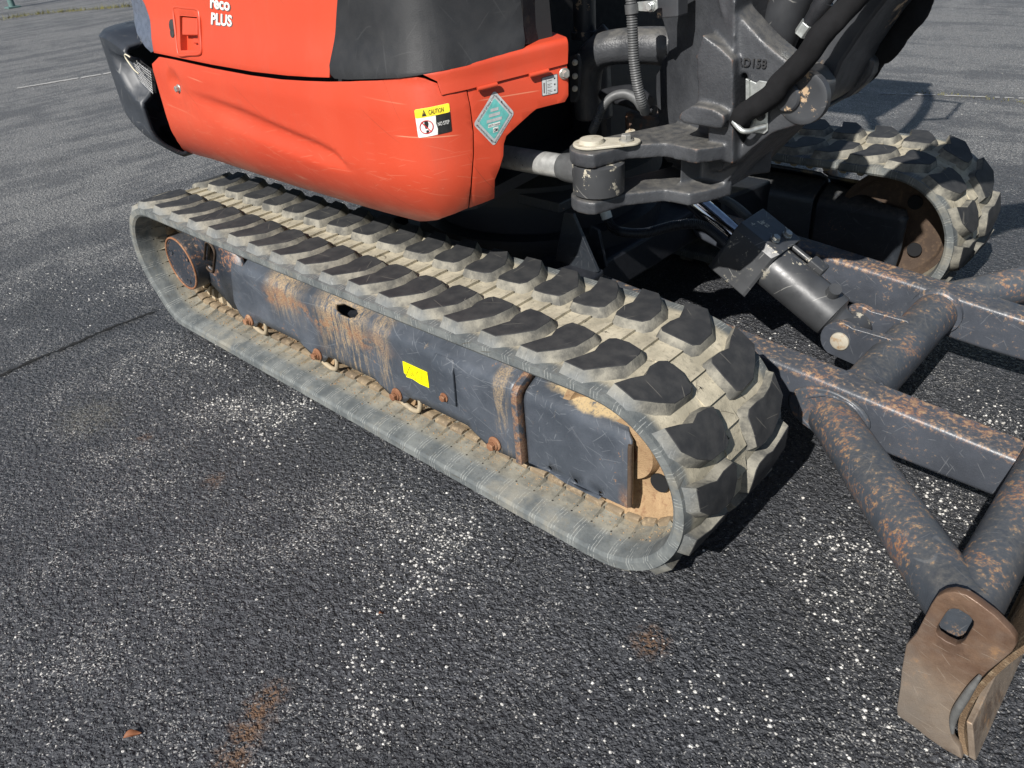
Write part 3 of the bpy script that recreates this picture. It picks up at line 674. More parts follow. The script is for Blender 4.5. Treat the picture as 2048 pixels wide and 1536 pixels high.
    if not far:     # crumbs of dried clay lying on the running surface along the links
        rc = random.Random(31); mb = MB(); k = 0
        while k < 900:
            s_ = rc.uniform(0, PLEN); q_ = on_track(s_, 0, 0)
            if q_.z > .12: continue
            y_ = min(.118, .112-abs(rc.gauss(0, .022))) if k % 3 else rc.uniform(.134, .150); r_ = rc.uniform(.0008, .0030); k += 1
            hh = -.0375-.014*(y_ > .13)
            P = [on_track(s_+a*r_*rc.uniform(.7, 1.3), y_+b*r_*rc.uniform(.7, 1.3), hh-c*r_, far) for a, b, c in ((1, 0, -.2), (.2, 1, -.2), (-1, .3, -.2), (-.3, -1, -.2), (0, 0, 1))]
            mb.add(P, [(0, 1, 4), (1, 2, 4), (2, 3, 4), (3, 0, 4)])
        mb.build('clay_crumbs', tr, ['clay_wheel'], 0, kind='stuff')
    tr['label'] = 'ribbed black rubber crawler track with dusty lugs on the ' + ('far side' if far else 'near side')
    return tr
TRACK_N = make_track(False); TRACK_F = make_track(True)

# --- track frames
def frame_profile(t):
    """t = metres up the outer plate from z = 0.09; straight to 0.30, then bends inwards"""
    z0, zb, r = .09, .300, .04
    if t <= zb-z0: return (0.0, z0+t)
    a = (t-(zb-z0))/r; A = math.radians(62)
    if a <= A: return (r*(1-math.cos(a)), zb+r*math.sin(a))
    e = (a-A)*r; return (r*(1-math.cos(A))+e*math.sin(A), zb+r*math.sin(A)+e*math.cos(A))
TT = frange(0, .21, .035)+frange(.215, .26, .005)+[.30, .34]
def make_frame(far):
    face = lambda y: (1.97-y) if far else y
    sgn = -1 if far else 1
    yo = .10
    def fn(X, t):
        dy, z = frame_profile(t); return V((X, face(yo+dy), z))
    def fn2(X, t):
        dy, z = frame_profile(t); return V((X, face(yo+.004+dy), z-.004))
    z = lambda q: q-.09
    bot = [(.285, z(.17)), (.300, z(.125)), (.345, z(.098)), (.395, z(.098)), (.430, z(.131))]
    for xb in (.785, 1.182, 1.58):
        bot += [(xb-.105, z(.134)), (xb-.035, z(.099)), (xb+.022, z(.097)), (xb+.055, z(.131)) if xb < 1.5 else (xb+.075, z(.101))]
    poly = bot + [(1.66, z(.112)), (1.66, .325), (.335, .325), (.335, .22)]
    slot = [(.975+.055*c*(1 if abs(c) < .5 else 1), .247+.020*s) for c, s in ((-.8, -.6), (-.4, -1), (.4, -1), (.9, -.5), (1, .2), (.6, .8), (-.6, .9), (-1, .3))]
    fr = sheet('track_frame', EXC, poly, fn, frange(.3, 1.66, .08), TT, .012, ['frame_paint'], holes=(slot,))
    # welded joint flange and the bolted front cover
    sheet('joint_flange', fr, [(1.664, z(.10)), (1.684, z(.10)), (1.684, .325), (1.664, .325)], lambda X, t: V((X, face(yo-.014+frame_profile(t)[0]), frame_profile(t)[1]+.006)), [], TT, .03, ['frame_paint'], bevel=.003)
    holes = [[(hx+.0075*math.cos(k*math.pi/5), z(.127)+.0085*math.sin(k*math.pi/5)) for k in range(10)] for hx in (1.764, 1.846, 1.922)]
    cv = sheet('front_cover', fr, [(1.692, z(.112)), (2.002, z(.125)), (2.010, z(.137)), (2.010, .215), (2.007, .232), (1.99, .25), (1.955, .325), (1.692, .325)], fn2, frange(1.7, 2.0, .06), TT, .010, ['frame_paint'], holes=holes)
    mb = MB(); P = [V((2.0085, face(yo+.002+frame_profile(t)[0]), frame_profile(t)[1]-.002)) for t in frange(.045, .222, .0118)]
    mb.tube(P, .0058, 8); mb.build('cover_edge', cv, ['dark_rust'], 60)
    # inside faces of the beam so that it is a closed box section
    mb = MB(); mb.box((1.06, face(.205), .215), (1.5, .17, .15)); mb.box((1.85, face(.205), .235), (.30, .12, .10)); mb.build('beam_core', fr, ['under_black'], 0)
    if far:   # the side that looks at the camera is the inner plate of the far beam
        def fi(X, t):
            dy, zz = frame_profile(t); return V((X, 1.66+dy, zz))
        sheet('inner_plate', fr, [(.35, z(.12)), (1.70, z(.12)), (1.70, .325), (.35, .325)], fi, [1.0], TT, .010, ['far_paint'])
        fp = sheet('inner_cover', fr, [(1.715, z(.112)), (2.018, z(.118)), (2.028, .12), (2.030, .235), (2.012, .262), (1.93, .275), (1.80, .31), (1.715, .325)], lambda X, t: fi(X, t)+V((0, -.003, -.003)), frange(1.72, 2.0, .07), TT, .010, ['far_paint'])
    # rollers with their rusty hub bolts and hooks
    for xb in (.374, .785, 1.182, 1.58):
        mb = MB(); mb.lathe((xb, face(.108), .118), (0, sgn, 0), [(0, .001), (0, .030), (.012, .030), (.014, .052), (.05, .052), (.052, .04), (.15, .04), (.152, .052), (.19, .052), (.19, .001)], 28)
        ro = mb.build('track_roller', EXC, ['clay_wheel'], 40)
        if not far:
            mb = MB(); mb.lathe((xb, .099, .122), (0, -1, 0), [(0, .001), (0, .0205), (.003, .0215), (.006, .020), (.007, .0165), (.012, .0155), (.012, .001)], 24); hexbolt(mb, (xb, .089, .122), (0, -1, 0), .0125, .014)
            mb.build('hub_bolt', ro, ['rust_bolt'], 35)
            if xb < 1.5:
                mb = MB(); hp = cat_rom([(xb+.010, .106, .094), (xb+.035, .105, .087), (xb+.062, .104, .086), (xb+.084, .103, .096), (xb+.094, .103, .118), (xb+.095, .104, .136)], 5)
                mb.tube(hp, lambda t: .0088*(1-.25*t), 8); mb.build('guard_hook', ro, ['horn_steel'], 60)
    # front idler wheel
    mb = MB(); f = lambda y: (XF, face(y), ZF-.002)
    mb.lathe(f(.130), (0, sgn, 0), [(0, .001), (0, .075), (.010, .078), (.026, .082), (.030, .135), (.018, .165), (.002, .176), (0, .192), (.012, .196), (.05, .196), (.054, .150), (.10, .150), (.104, .196), (.145, .196), (.15, .176), (.132, .165), (.12, .13), (.12, .001)], 48)
    idl = mb.build('front_idler', EXC, ['dark_rust' if far else 'clay_wheel'], 35)
    mb = MB(); mb.cyl(f(.128), f(.16), .034, n=24); mb.build('idler_shaft', idl, ['rust_bolt'], 35)
    for a in (-40, 60, 160):
        mb = MB(); ca = (XF+.108*math.cos(math.radians(a)), face(.153 if not far else .260), ZF+.108*math.sin(math.radians(a)))
        mb.lathe(ca, (0, -1, 0), [(0, .001), (0, .024), (.006, .024), (.006, .001)], 20); mb.build('hole_shade_disc', idl, ['void_shade'], 35)  # solid dark disc paints the shade inside a lightening hole
    # sprocket
    mb = MB(); poly = []
    for k in range(38):
        a = k/38*2*math.pi; r = .172 if k % 2 else .140
        poly.append(V((.02+r*math.cos(a), face(.185), .275+r*math.sin(a))))
    mb.prism(poly, (0, sgn*.035, 0)); mb.build('drive_sprocket', EXC, ['dark_rust'], 30, .003)
    return fr
FR_N = make_frame(False); FR_F = make_frame(True)

# --- travel motor of the near track
def travel_motor():
    c = V((.030, .062, .268)); mb = MB()
    mb.lathe(c, (0, 1, 0), [(.002, .001), (.002, .088), (.000, .089), (0, .1005), (.004, .103), (.012, .103), (.20, .103), (.20, .001)], 56)
    tm = mb.build('travel_motor', EXC, ['motor_paint'], 35)
    mb = MB(); rg = [c+V((.0985*math.cos(t), -.0005, .0985*math.sin(t))) for t in [2*math.pi*k/56 for k in range(57)]]; mb.tube(rg, .0042, 8); mb.build('cap_rim', tm, ['rust_bolt'], 60)
    for a in (150, 30, -75):
        mb = MB(); p = c+V((.068*math.cos(math.radians(a)), .001, .068*math.sin(math.radians(a))))
        mb.lathe(p, (0, -1, 0), [(-.001, .001), (-.001, .0125), (.0025, .0125), (.0025, .008), (.0, .0075), (0, .001)], 18); mb.build('drain_plug', tm, ['motor_paint'], 30)
    # bracket plate between motor and beam with its obround opening
    def ob(cx, cz, L, r, tilt, n=9):
        out = []; T = math.radians(tilt); e = V((math.cos(T), 0, math.sin(T))); g = V((-math.sin(T), 0, math.cos(T)))
        for sgn in (1, -1):
            for k in range(n):
                a = -math.pi/2+math.pi*k/(n-1); out.append(V((cx, 0, cz))+e*(sgn*L/2+sgn*r*math.cos(a))+g*(sgn*r*math.sin(a)))
        return [(p.x, p.z) for p in out]
    oc = at(424, 512, Y=.118)
    fn = lambda X, t: V((X, .112, t))
    outer = [(oc.x-.11, oc.z-.10), (oc.x+.06, oc.z-.19), (.40, .13), (.40, .36), (oc.x+.05, oc.z+.085), (oc.x-.09, oc.z+.06)]
    pl = sheet('motor_bracket', EXC, outer, fn, [], [], .014, ['motor_paint'], holes=(ob(oc.x, oc.z, .085, .025, 55),))
    mb = MB(); ring = [V((x, .108, z)) for x, z in ob(oc.x, oc.z, .085, .0285, 55)]
    k = len(ring); rr = .0048
    mb.loft([[p + (V((math.cos(a), 0, 0)).x*(p-V((oc.x, .108, oc.z))).normalized()*rr + V((0, math.sin(a)*rr, 0))) for a in [2*math.pi*q/8 for q in range(8)]] for p in ring], closed=True)
    mb.build('opening_rim', pl, ['dark_rust'], 60)
    mb = MB(); mb.box((oc.x+.01, .165, oc.z), (.10, .012, .12)); mb.build('back_plate', pl, ['horn_steel'], 0)
travel_motor()

# --- small things on the near beam
def frame_details():
    a = .0985
    mb = MB(); px = [(805.0, 722.5), (854, 745), (858, 776), (840, 768), (825, 758), (813, 754), (811, 748), (808, 746)]
    mb.prism([at(x, y, Y=a-.001) for x, y in px], (0, .0016, 0)); st = mb.build('warning_sticker', FR_N, ['frame_yellow'], 0, label='yellow warning sticker with a torn corner')
    def ln(path, w, closed=True):
        P = [at(x, y, Y=a-.0022) for x, y in path]; m = MB(); n = len(P)
        for i in range(n if closed else n-1):
            p, q = P[i], P[(i+1) % n]; d = (q-p).normalized(); s = V((-d.z, 0, d.x))*w/2; p, q = p-d*w*.5, q+d*w*.5
            m.add([p-s, q-s, q+s, p+s], [(0, 1, 2, 3)])
        return m
    m = ln([(818.5, 734), (812.5, 750.5), (831.5, 759)], .0011); m.build('triangle_mark', st, ['print_black'], 0)
    m = ln([(832.5, 746.5), (835.5, 743), (842, 747), (848.5, 749.5), (850.5, 753), (853, 765), (843, 760), (834, 757.5)], .0009); m2 = ln([(842, 747), (843, 760)], .0009, False); o = m.v; m.add(m2.v, m2.f); m2 = ln([(834, 759.5), (843, 763), (852, 766.5)], .0009, False); m.add(m2.v, m2.f); m.build('booklet_mark', st, ['print_black'], 0)
    m = ln([(819, 749), (823, 751)], .002, False); m2 = ln([(822, 746), (826, 751)], .0015, False); m.add(m2.v, m2.f); m.build('splash_mark', st, ['print_black'], 0)
    # bent lifting tab with its bolt
    P = [(1.370, .0), (1.446, .0), (1.452, .10), (1.450, .122), (1.444, .14), (1.372, .137), (1.366, .118)]
    def fn(X, t):
        z = .188+t; y = .091
        if t > .108: y = .091+(t-.108)*.55
        return V((X, y, z))
    tb = sheet('tie_tab', FR_N, P, fn, [], [.03, .06, .09, .108, .12, .13], .008, ['frame_paint'], bevel=.002)
    mb = MB(); hexbolt(mb, (1.407, .090, .205), (0, -1, 0), .0105, .012, .014); mb.build('tab_bolt', FR_N, ['rust_bolt'], 35)
frame_details()

# ------------------------------------------------------------------ dozer blade and its arms
AY0, AY1 = .625, .715                     # near arm, across
def arm_top(X): return .350-.0885*(X-1.45)      # top line of an arm, falling forward
def make_arm(near):
    y0, y1 = (AY0, AY1) if near else (1.974-AY1, 1.974-AY0)
    mb = MB(); prof = []
    for X, h in ((1.44, .05), (1.47, .085), (1.60, .105), (1.90, .125), (2.15, .135), (2.40, .132), (2.66, .118)):
        zt = arm_top(X); r = .015
        cn = lambda cy_, cz_, a0, a1: [V((X, cy_+r*math.cos(math.radians(a0+(a1-a0)*k/5)), cz_+r*math.sin(math.radians(a0+(a1-a0)*k/5)))) for k in range(6)]
        prof.append(cn(y0+r, zt-r, 180, 90)+cn(y1-r, zt-r, 90, 0)+cn(y1-r, zt-h+r, 0, -90)+cn(y0+r, zt-h+r, -90, -180))
    mb.loft(prof)
    return mb.build('blade_arm', EXC, ['arm_paint'], 60, label='straight box section blade arm' )
ARM_N = make_arm(True); ARM_F = make_arm(False)
# cross tube between the arms
XC, ZC, RC = 2.275, .215, .061
mb = MB(); mb.cyl((XC, AY1-.02, ZC), (XC, 1.974-AY1+.02, ZC), RC, n=40); CT = mb.build('cross_tube', EXC, ['tube_paint'], 40)
for yy, nm in ((AY1+.004, 1), (1.974-AY1-.004, -1)):
    mb = MB(); mb.loft([[V((XC+math.cos(a)*(RC+.012+0*k), yy+(.004-.012*k)*-nm, ZC+math.sin(a)*(RC+.012-.010*k))) for a in [2*math.pi*j/36 for j in range(36)]] for k in (0, .5, 1)], mat=0)
    mb.build('weld_bead', CT, ['arm_paint'], 60)
# ears and pin
PIN = V((2.135, .93, .232))
for yy in (.915, 1.035):
    poly = []
    for k in range(13):
        a = math.radians(60+k*180/12); poly.append(V((PIN.x+.056*math.cos(a), yy, PIN.z+.056*math.sin(a))))
    poly += [V((2.225, yy, .166)), V((2.262, yy, .176)), V((2.285, yy, .262)), V((2.262, yy, .280))]
    mb = MB(); mb.prism(poly, (0, .022, 0)); mb.build('cylinder_ear', CT, ['arm_paint'], 30, .002)
mb = MB(); mb.lathe((PIN.x, .908, PIN.z), (0, 1, 0), [(0, .001), (-.001, .020), (.002, .0255), (.008, .0265), (.16, .0265), (.16, .001)], 32); mb.build('pivot_pin', EXC, ['pin_steel'], 40)
# blade cylinder: rod, barrel, guard, feed line
CY = .987
cdir = (at(1434, 440, Y=CY) - V((PIN.x, CY, PIN.z))).normalized()
P0 = V((PIN.x, CY, PIN.z))
def cy(d): return P0+cdir*d
mb = MB(); mb.lathe(cy(-.045), cdir, [(.0, .001), (0.002, .024), (.03, .036), (.09, .040), (.10, .047), (.106, .063), (.118, .0645), (.39, .0645), (.395, .05), (.42, .05), (.40, .001)], 44)
BAR = mb.build('blade_cylinder', EXC, ['cylinder_paint'], 35)
mb = MB(); mb.cyl(cy(.33), cy(.60), .030, n=32); mb.build('cylinder_rod', BAR, ['chrome'], 40)
mb = MB(); mb.cyl(P0+V((0, -.035, 0)), P0+V((0, .035, 0)), .045, n=30); mb.build('cylinder_eye', BAR, ['cylinder_paint'], 40)
upv = (V((0, 0, 1))-cdir*cdir.z).normalized()
mb = MB(); q = cy(.105)+upv*.056+V((0, -.012, 0)); mb.cyl(q, q+V((0, -.004, .0)) + upv*.03+V((0,-.008,0)), .020, .018, n=20); mb.build('hose_port', BAR, ['cylinder_paint'], 40)
mb = MB(); g0 = cy(.19)+upv*.062+V((0, .045, 0)); g1 = cy(.38)+upv*.062+V((0, .045, 0)); mb.tube([g0, g0.lerp(g1, .5), g1], .0085, 12); mb.build('feed_line', BAR, ['cylinder_paint'], 50)
mb = MB(); mb.box(g0, (.05, .04, .03), Matrix(((cdir.x, 0, upv.x), (0, 1, 0), (cdir.z, 0, upv.z)))); mb.build('feed_block', BAR, ['cylinder_paint'], 0, .004)
# folded steel guard over the gland end
def gp(d, side, up): return cy(d)+V((0, side, 0))+upv*up
sec = [(-.082, -.085), (-.060, .055), (-.044, .073), (.085, .073), (.100, .058), (.100, -.02)]
def guard():
    mb = MB(); a = [gp(.425 if i else .41, s, u) for i, (s, u) in enumerate(sec)]; b = [gp(.280 if i > 1 else .290, s, u) for i, (s, u) in enumerate(sec)]
    th = .005; ins = [(s*.93, u-.006) for s, u in sec]
    a2 = [gp(.425, s, u) for s, u in ins]; b2 = [gp(.282, s, u) for s, u in ins]; n = len(sec)
    o = mb.add(a+b+a2+b2, [])
    for i in range(n-1):
        for f in ([i, i+1, n+i+1, n+i], [2*n+i, 3*n+i, 3*n+i+1, 2*n+i+1], [i, 2*n+i, 2*n+i+1, i+1], [n+i, n+i+1, 3*n+i+1, 3*n+i]): mb.f.append([o+k for k in f]); mb.m.append(0)
    for i in (0, n-1): mb.f.append([o+k for k in (i, n+i, 3*n+i, 2*n+i)]); mb.m.append(0)
    return mb.build('cylinder_guard', BAR, ['cylinder_paint'], 30, .0015)
guard()
for d, s in ((.325, -.005), (.315, .052)):
    mb = MB(); hexbolt(mb, gp(d, s, .073), upv, .0125, .014, .0145); mb.build('guard_bolt', BAR, ['bolt_steel'], 30)
# diagonal tube struts from arm to blade end, blade
def strut(near):
    m = (lambda p: p) if near else (lambda p: V((p.x, 1.974-p.y, p.z)))
    a = at(1668, 842, Y=.60); b = V((2.700, .105, .262))
    mb = MB(); mb.cyl(m(a+(a-b).normalized()*.02), m(b), .0555, n=44)
    st = mb.build('blade_strut', EXC, ['tube_paint'], 40, label='rust flecked round steel strut')
    mb = MB(); aa = a+V((-.035, .012, .012)); poly = [V((aa.x+.085*math.cos(t)*1.25+.01, .6235, aa.z-.01+.068*math.sin(t))) for t in [2*math.pi*k/28 for k in range(28)]]
    mb.loft([[m(p) for p in poly], [m(p+V((0.006*(1 if p.x < aa.x else -1), -.010, 0))) for p in poly]]); mb.build('strut_gusset', st, ['tube_paint'], 50, .003)
    mb = MB(); d = (a-b).normalized(); e = V((0, 0, 1)); e = (e-d*e.dot(d)).normalized(); f = d.cross(e); P = []
    for k in range(30):
        t = 2*math.pi*k/30; p = a+(e*math.cos(t)+f*math.sin(t))*.059; p = p+d*((.618-p.y)/d.y if abs(d.y) > .1 else 0); P.append(m(p+V((0, random.uniform(-.002, .002), random.uniform(-.002, .002)))))
    mb.tube(P+[P[0]], .006, 8); mb.build('weld_seam', st, ['arm_paint'], 60)
    return st
strut(True); strut(False)
mb = MB(); mb.cyl((2.700, .085, .262), (2.700, 1.974-.062, .262), .050, n=44); BT = mb.build('blade_tube', EXC, ['tube_paint'], 40)
# moldboard: curved plate, outboard of the end plates by a lip
MOLD = cat_rom([V(p) for p in ((2.805, 0, .345), (2.779, 0, .275), (2.759, 0, .20), (2.748, 0, .125), (2.749, 0, .07), (2.760, 0, .03), (2.770, 0, .004))], 4)
def mold(y): return [V((p.x, y, p.z)) for p in MOLD]
def blade():
    mb = MB(); o = mold(0); th = .010
    def sec(y):
        A = mold(y); B = [p+V((th, 0, 0)) for p in A]; return A+B[::-1]
    mb.loft([sec(.046), sec(.98), sec(1.928)]); bl = mb.build('blade_moldboard', EXC, ['blade_dirt'], 40)
    mb = MB(); mb.prism([V((2.7805, .047, .0)), V((2.793, .047, .0)), V((2.769, .047, .085)), V((2.7585, .047, .085))], (0, 1.882, 0)); mb.build('cutting_edge', bl, ['blade_steel'], 30, .002)
    return bl
BLADE = blade()
def end_plate(near):
    y = .034
    px = [(1795, 1432), (1793, 1418), (1800, 1375), (1803, 1340), (1812, 1290), (1832, 1268), (1862, 1210), (1873, 1194), (1889, 1186), (1908, 1184), (1932, 1190), (1956, 1206), (1990, 1232), (2020, 1262), (2030, 1276), (2032, 1290), (2024, 1304), (2010, 1316), (1975, 1344), (1950, 1370), (1928, 1402), (1908, 1430), (1902, 1450), (1902, 1470), (1906, 1482), (1918, 1496), (1923, 1516), (1919, 1532), (1906, 1524), (1885, 1504), (1855, 1476), (1825, 1452)]
    poly = [(p.x, max(.002, p.z)) for p in (at(a, b, Y=y) for a, b in px)]
    hp = [(1908, 1218), (1917, 1219), (1938, 1232), (1947, 1243), (1946, 1252), (1930, 1280), (1921, 1288), (1910, 1291), (1892, 1283), (1876, 1272), (1872, 1264), (1874, 1254), (1892, 1226), (1899, 1219)]
    hole = [(p.x, p.z) for p in (at(a, b, Y=y) for a, b in hp)]
    f = (lambda X, t: V((X, y, t))) if near else (lambda X, t: V((X, 1.974-y, t)))
    ep = sheet('end_plate', BLADE, poly, f, [], [], .016, ['blade_steel'], bevel=.002, holes=(hole,), label='brown worn steel end plate of the blade with a tie-down slot')
    if near:
        W = cat_rom([at(a, b, Y=.026) for a, b in ((1960, 1352), (1945, 1372), (1928, 1398), (1912, 1424), (1905, 1446), (1905, 1466))], 5)
        mb = MB(); mb.tube(W, lambda t:   .003+.0045*math.sin(math.pi*min(1, t*1.02)), 10); mb.build('weld_bead', BLADE, ['weld_grey'], 60)
end_plate(True); end_plate(False)

# ------------------------------------------------------------------ centre of the undercarriage
mb = MB(); mb.lathe((.985, .987, .36), (0, 0, 1), [(0, .001), (0, .43), (.06, .43), (.06, .37), (.17, .37), (.17, .43), (.23, .43), (.23, .001)], 56); mb.build('slew_ring', EXC, ['under_black'], 30)
mb = MB(); mb.box((1.0, .987, .30), (.9, .80, .12)); mb.build('centre_frame', EXC, ['under_black'], 0, .01)
for s in (0, 1):
    for x in (.55, 1.42):
        y0, y1 = (.30, .65) if s == 0 else (1.674, 1.324); mb = MB()
        mb.prism([V((x-.11, y0, .20)), V((x+.11, y0, .20)), V((x+.11, y0, .36)), V((x-.11, y0, .36))], (0, y1-y0, .04)); mb.build('frame_leg', EXC, ['under_black'], 30, .01)
# pivot brackets of the arms: pairs of upright plates on the frame front
def upright(px, Y, th, nm, mats):
    mb = MB(); mb.prism([at(x, y, Y=Y) for x, y in px], (0, th, 0)); return mb.build(nm, EXC, mats, 30, .002)
upright([(1128, 425), (1145, 428), (1196, 545), (1155, 545), (1110, 520), (1113, 505)], .62, .012, 'arm_bracket', ['far_paint'])
upright([(1180, 452), (1196, 462), (1212, 535), (1185, 548), (1173, 480)], .735, .012, 'arm_bracket', ['far_paint'])
mb = MB(); a = at(1065, 395, Y=.66); mb.box((a.x+.03, .70, a.z), (.20, .14, .03)); mb.build('step_bracket', EXC, ['far_paint'], 0, .004)
# hydraulic hoses of the blade cylinder
def hose(px, r, mats, name, parent=EXC, corr=True, pitch=.0046):
    pts = [at(x, y, Y=Yv) for x, y, Yv in px]; P = cat_rom(pts, 10)
    mb = corrugated(P, r, pitch) if corr else MB().tube(resample(P, .012), r, 14)
    return mb.build(name, parent, mats, 60 if not corr else 25)
h = hose([(1213, 432, .80), (1222, 452, .80), (1244, 464, .81), (1290, 466, .82), (1350, 451, .85), (1400, 450, .88), (1440, 476, .92), (1462, 500, .95)], .0155, ['hose_black'], 'corrugated_hose')
mb = MB(); a, b = at(1208, 424, Y=.80), at(1222, 452, Y=.80); mb.cyl(a+V((0, 0, .012)), a.lerp(b, .45), .0165, n=18); mb.build('hose_fitting', h, ['fitting_white'], 40)
hose([(1440, 395, 1.06), (1465, 408, 1.06), (1490, 428, 1.04), (1510, 448, 1.02)], .0135, ['hose_grey'], 'corrugated_hose')

# ------------------------------------------------------------------ upper structure: body shell
PLAN = [(-.27, .95), (-.265, .60), (-.245, .34), (-.212, .205), (-.170, .145), (-.118, .104), (-.05, .083), (.05, .076), (.15, .076), (.275, .078), (.5, .071), (.8, .066), (1.1, .068), (1.28, .076), (1.38, .087), (1.44, .106), (1.485, .145), (1.518, .20), (1.555, .275), (1.61, .375), (1.66, .465), (1.72, .58)]
_pl = cat_rom([V((x, y, 0)) for x, y in PLAN], 12)
_L = [0.0]
for a, b in zip(_pl, _pl[1:]): _L.append(_L[-1]+(b-a).length)
_L = np.array(_L); _PX = np.array([p.x for p in _pl]); _PY = np.array([p.y for p in _pl])
SLEN = _L[-1]
def plan(s):
    x = float(np.interp(s, _L, _PX)); y = float(np.interp(s, _L, _PY)); e = .01
    dx = float(np.interp(s+e, _L, _PX)-np.interp(s-e, _L, _PX)); dy = float(np.interp(s+e, _L, _PY)-np.interp(s-e, _L, _PY)); l = math.hypot(dx, dy) or 1
    return x, y, -dy/l, dx/l            # inward normal
def s_of_x(x, lo=.9):                    # along the side
    m = _L > lo; return float(np.interp(x, _PX[m], _L[m]))
def tuck(z):
    """the lower skin rolls in towards its bottom edge and leans in a little at the top"""
    t = 0.0
    if z < .84: t += .115*((.84-z)/.19)**2.2
    if z > .955: t += .35*(z-.955)**1.3 if z < 1.02 else .35*(.065)**1.3
    return t
def smooth01(t): t = max(0, min(1, t)); return t*t*(3-2*t)
# pressed-in swage on the lower cover: between a crisp upper line and a soft lower one
SW_U = [(.40, .93), (.55, .922), (.75, .905), (.95, .878), (1.08, .862), (1.14, .848), (1.19, .815)]
SW_L = [(.40, .865), (.55, .845), (.75, .820), (.95, .797), (1.1, .785), (1.19, .79)]
def swage(x, z):
    dd = math.hypot((x-.375)/.045, (z-.935)/.045)
    if dd < 1: return .012*(1-dd*dd)**1.5
    if x < .38 or x > 1.24: return 0.0
    zu = float(np.interp(x, [p[0] for p in SW_U], [p[1] for p in SW_U])); zl = float(np.interp(x, [p[0] for p in SW_L], [p[1] for p in SW_L]))
    d = smooth01((zu-z)/.020)*smooth01((z-zl)/.05 if zu > zl else 0)
    return .0125*d*smooth01((x-.38)/.35)*smooth01((1.24-x)/.07)
def skin(s, z, off=0.0, sw=True):
    x, y, nx, ny = plan(s); d = tuck(z)+off+(swage(x, z) if sw else 0)
    return V((x+nx*d, y+ny*d, z))
# pixel -> (s, z) on the skin
def _bvh(off=0.0):
    S = np.linspace(0, SLEN, 420); Z = np.linspace(.60, 1.60, 140); vs = []; fs = []
    for s in S:
        x, y, nx, ny = plan(s)
        for z in Z: d = tuck(z)+off; vs.append((x+nx*d, y+ny*d, z))
    n = len(Z); fs = [(i*n+j, (i+1)*n+j, (i+1)*n+j+1, i*n+j+1) for i in range(len(S)-1) for j in range(n-1)]
    return BVHTree.FromPolygons(vs, fs), S, Z, n
_B, _S, _Z, _NZ = _bvh()
_OUT = np.array([V((p.x, p.y, 0)) for p in _pl])
def on_skin(x, y):
    hit = _B.ray_cast(CAM, ray(x, y).normalized())
    if hit[0] is None: return None
    i = hit[2]//(_NZ-1); s0, s1 = _S[i], _S[i+1]; p = hit[0]
    a, b = skin(s0, p.z, sw=False), skin(s1, p.z, sw=False); d = b-a; t = max(0, min(1, (p-a).dot(d)/max(1e-9, d.dot(d))))
    return (s0+(s1-s0)*t, p.z)
def skin_poly(px):
    out = []
    for x, y in px:
        h = on_skin(x, y)
        if h is None: print('MISS', x, y); continue
        out.append(h)
    return out
def densify(px, step=14):
    out = []
    for i in range(len(px)):
        a, b = px[i], px[(i+1) % len(px)]; n = max(1, int(math.hypot(b[0]-a[0], b[1]-a[1])/step))
        out += [(a[0]+(b[0]-a[0])*k/n, a[1]+(b[1]-a[1])*k/n) for k in range(n)]
    return out
def srange(poly, ds, dz):
    s = [p[0] for p in poly]; z = [p[1] for p in poly]
    return frange(min(s)+ds/2, max(s), ds), frange(min(z)+dz/2, max(z), dz)
def skin_panel(name, parent, px, off, thick, mats, ds=.03, dz=.014, bevel=0, label=None, sw=True, bottom=None):
    poly = skin_poly(densify(px)); cs, ct = srange(poly, ds, dz)
    return sheet(name, parent, poly, lambda s, z: skin(s, z, off, sw), cs, ct, thick, mats, 60, bevel, label=label)

LOWER = [(304, 128), (318, 114), (345, 119), (420, 136), (500, 151), (560, 159), (610, 162), (655, 163.5), (700, 163), (760, 160), (832, 153.5), (850, 158), (875, 167), (879, 180), (883, 191), (932.5, 181), (939, 210), (945.5, 264), (946, 310), (941, 372), (936, 416), (905, 429), (880, 438), (857, 442), (820, 443), (760, 438), (700, 430), (660, 422), (615, 408), (580, 394), (520, 369), (460, 344), (420, 329), (387, 318), (360, 290), (343, 262), (332, 230), (318, 182), (306, 140)]
body = skin_panel('lower_side_cover', EXC, LOWER, 0.0, .006, ['orange_paint'], ds=.016, dz=.009, bevel=.003, label='scratched orange lower side cover with a pressed-in swage')
FRONTP = [(935, 180), (1000, 163), (1060, 147.5), (1134, 129), (1137, 160), (1137, 192), (1130, 204), (1100, 211), (1073, 218), (1062, 227), (1040, 247), (1013, 272), (1008, 288), (1007, 312), (999, 338), (990, 360), (989, 397), (965, 407), (939, 416), (944, 372), (948.5, 310), (948, 264), (942, 215)]
fpan = skin_panel('front_corner_cover', EXC, FRONTP, .0015, .006, ['orange_paint'], ds=.03, dz=.02, bevel=.002, sw=False, label='orange corner cover cut away towards the boom')
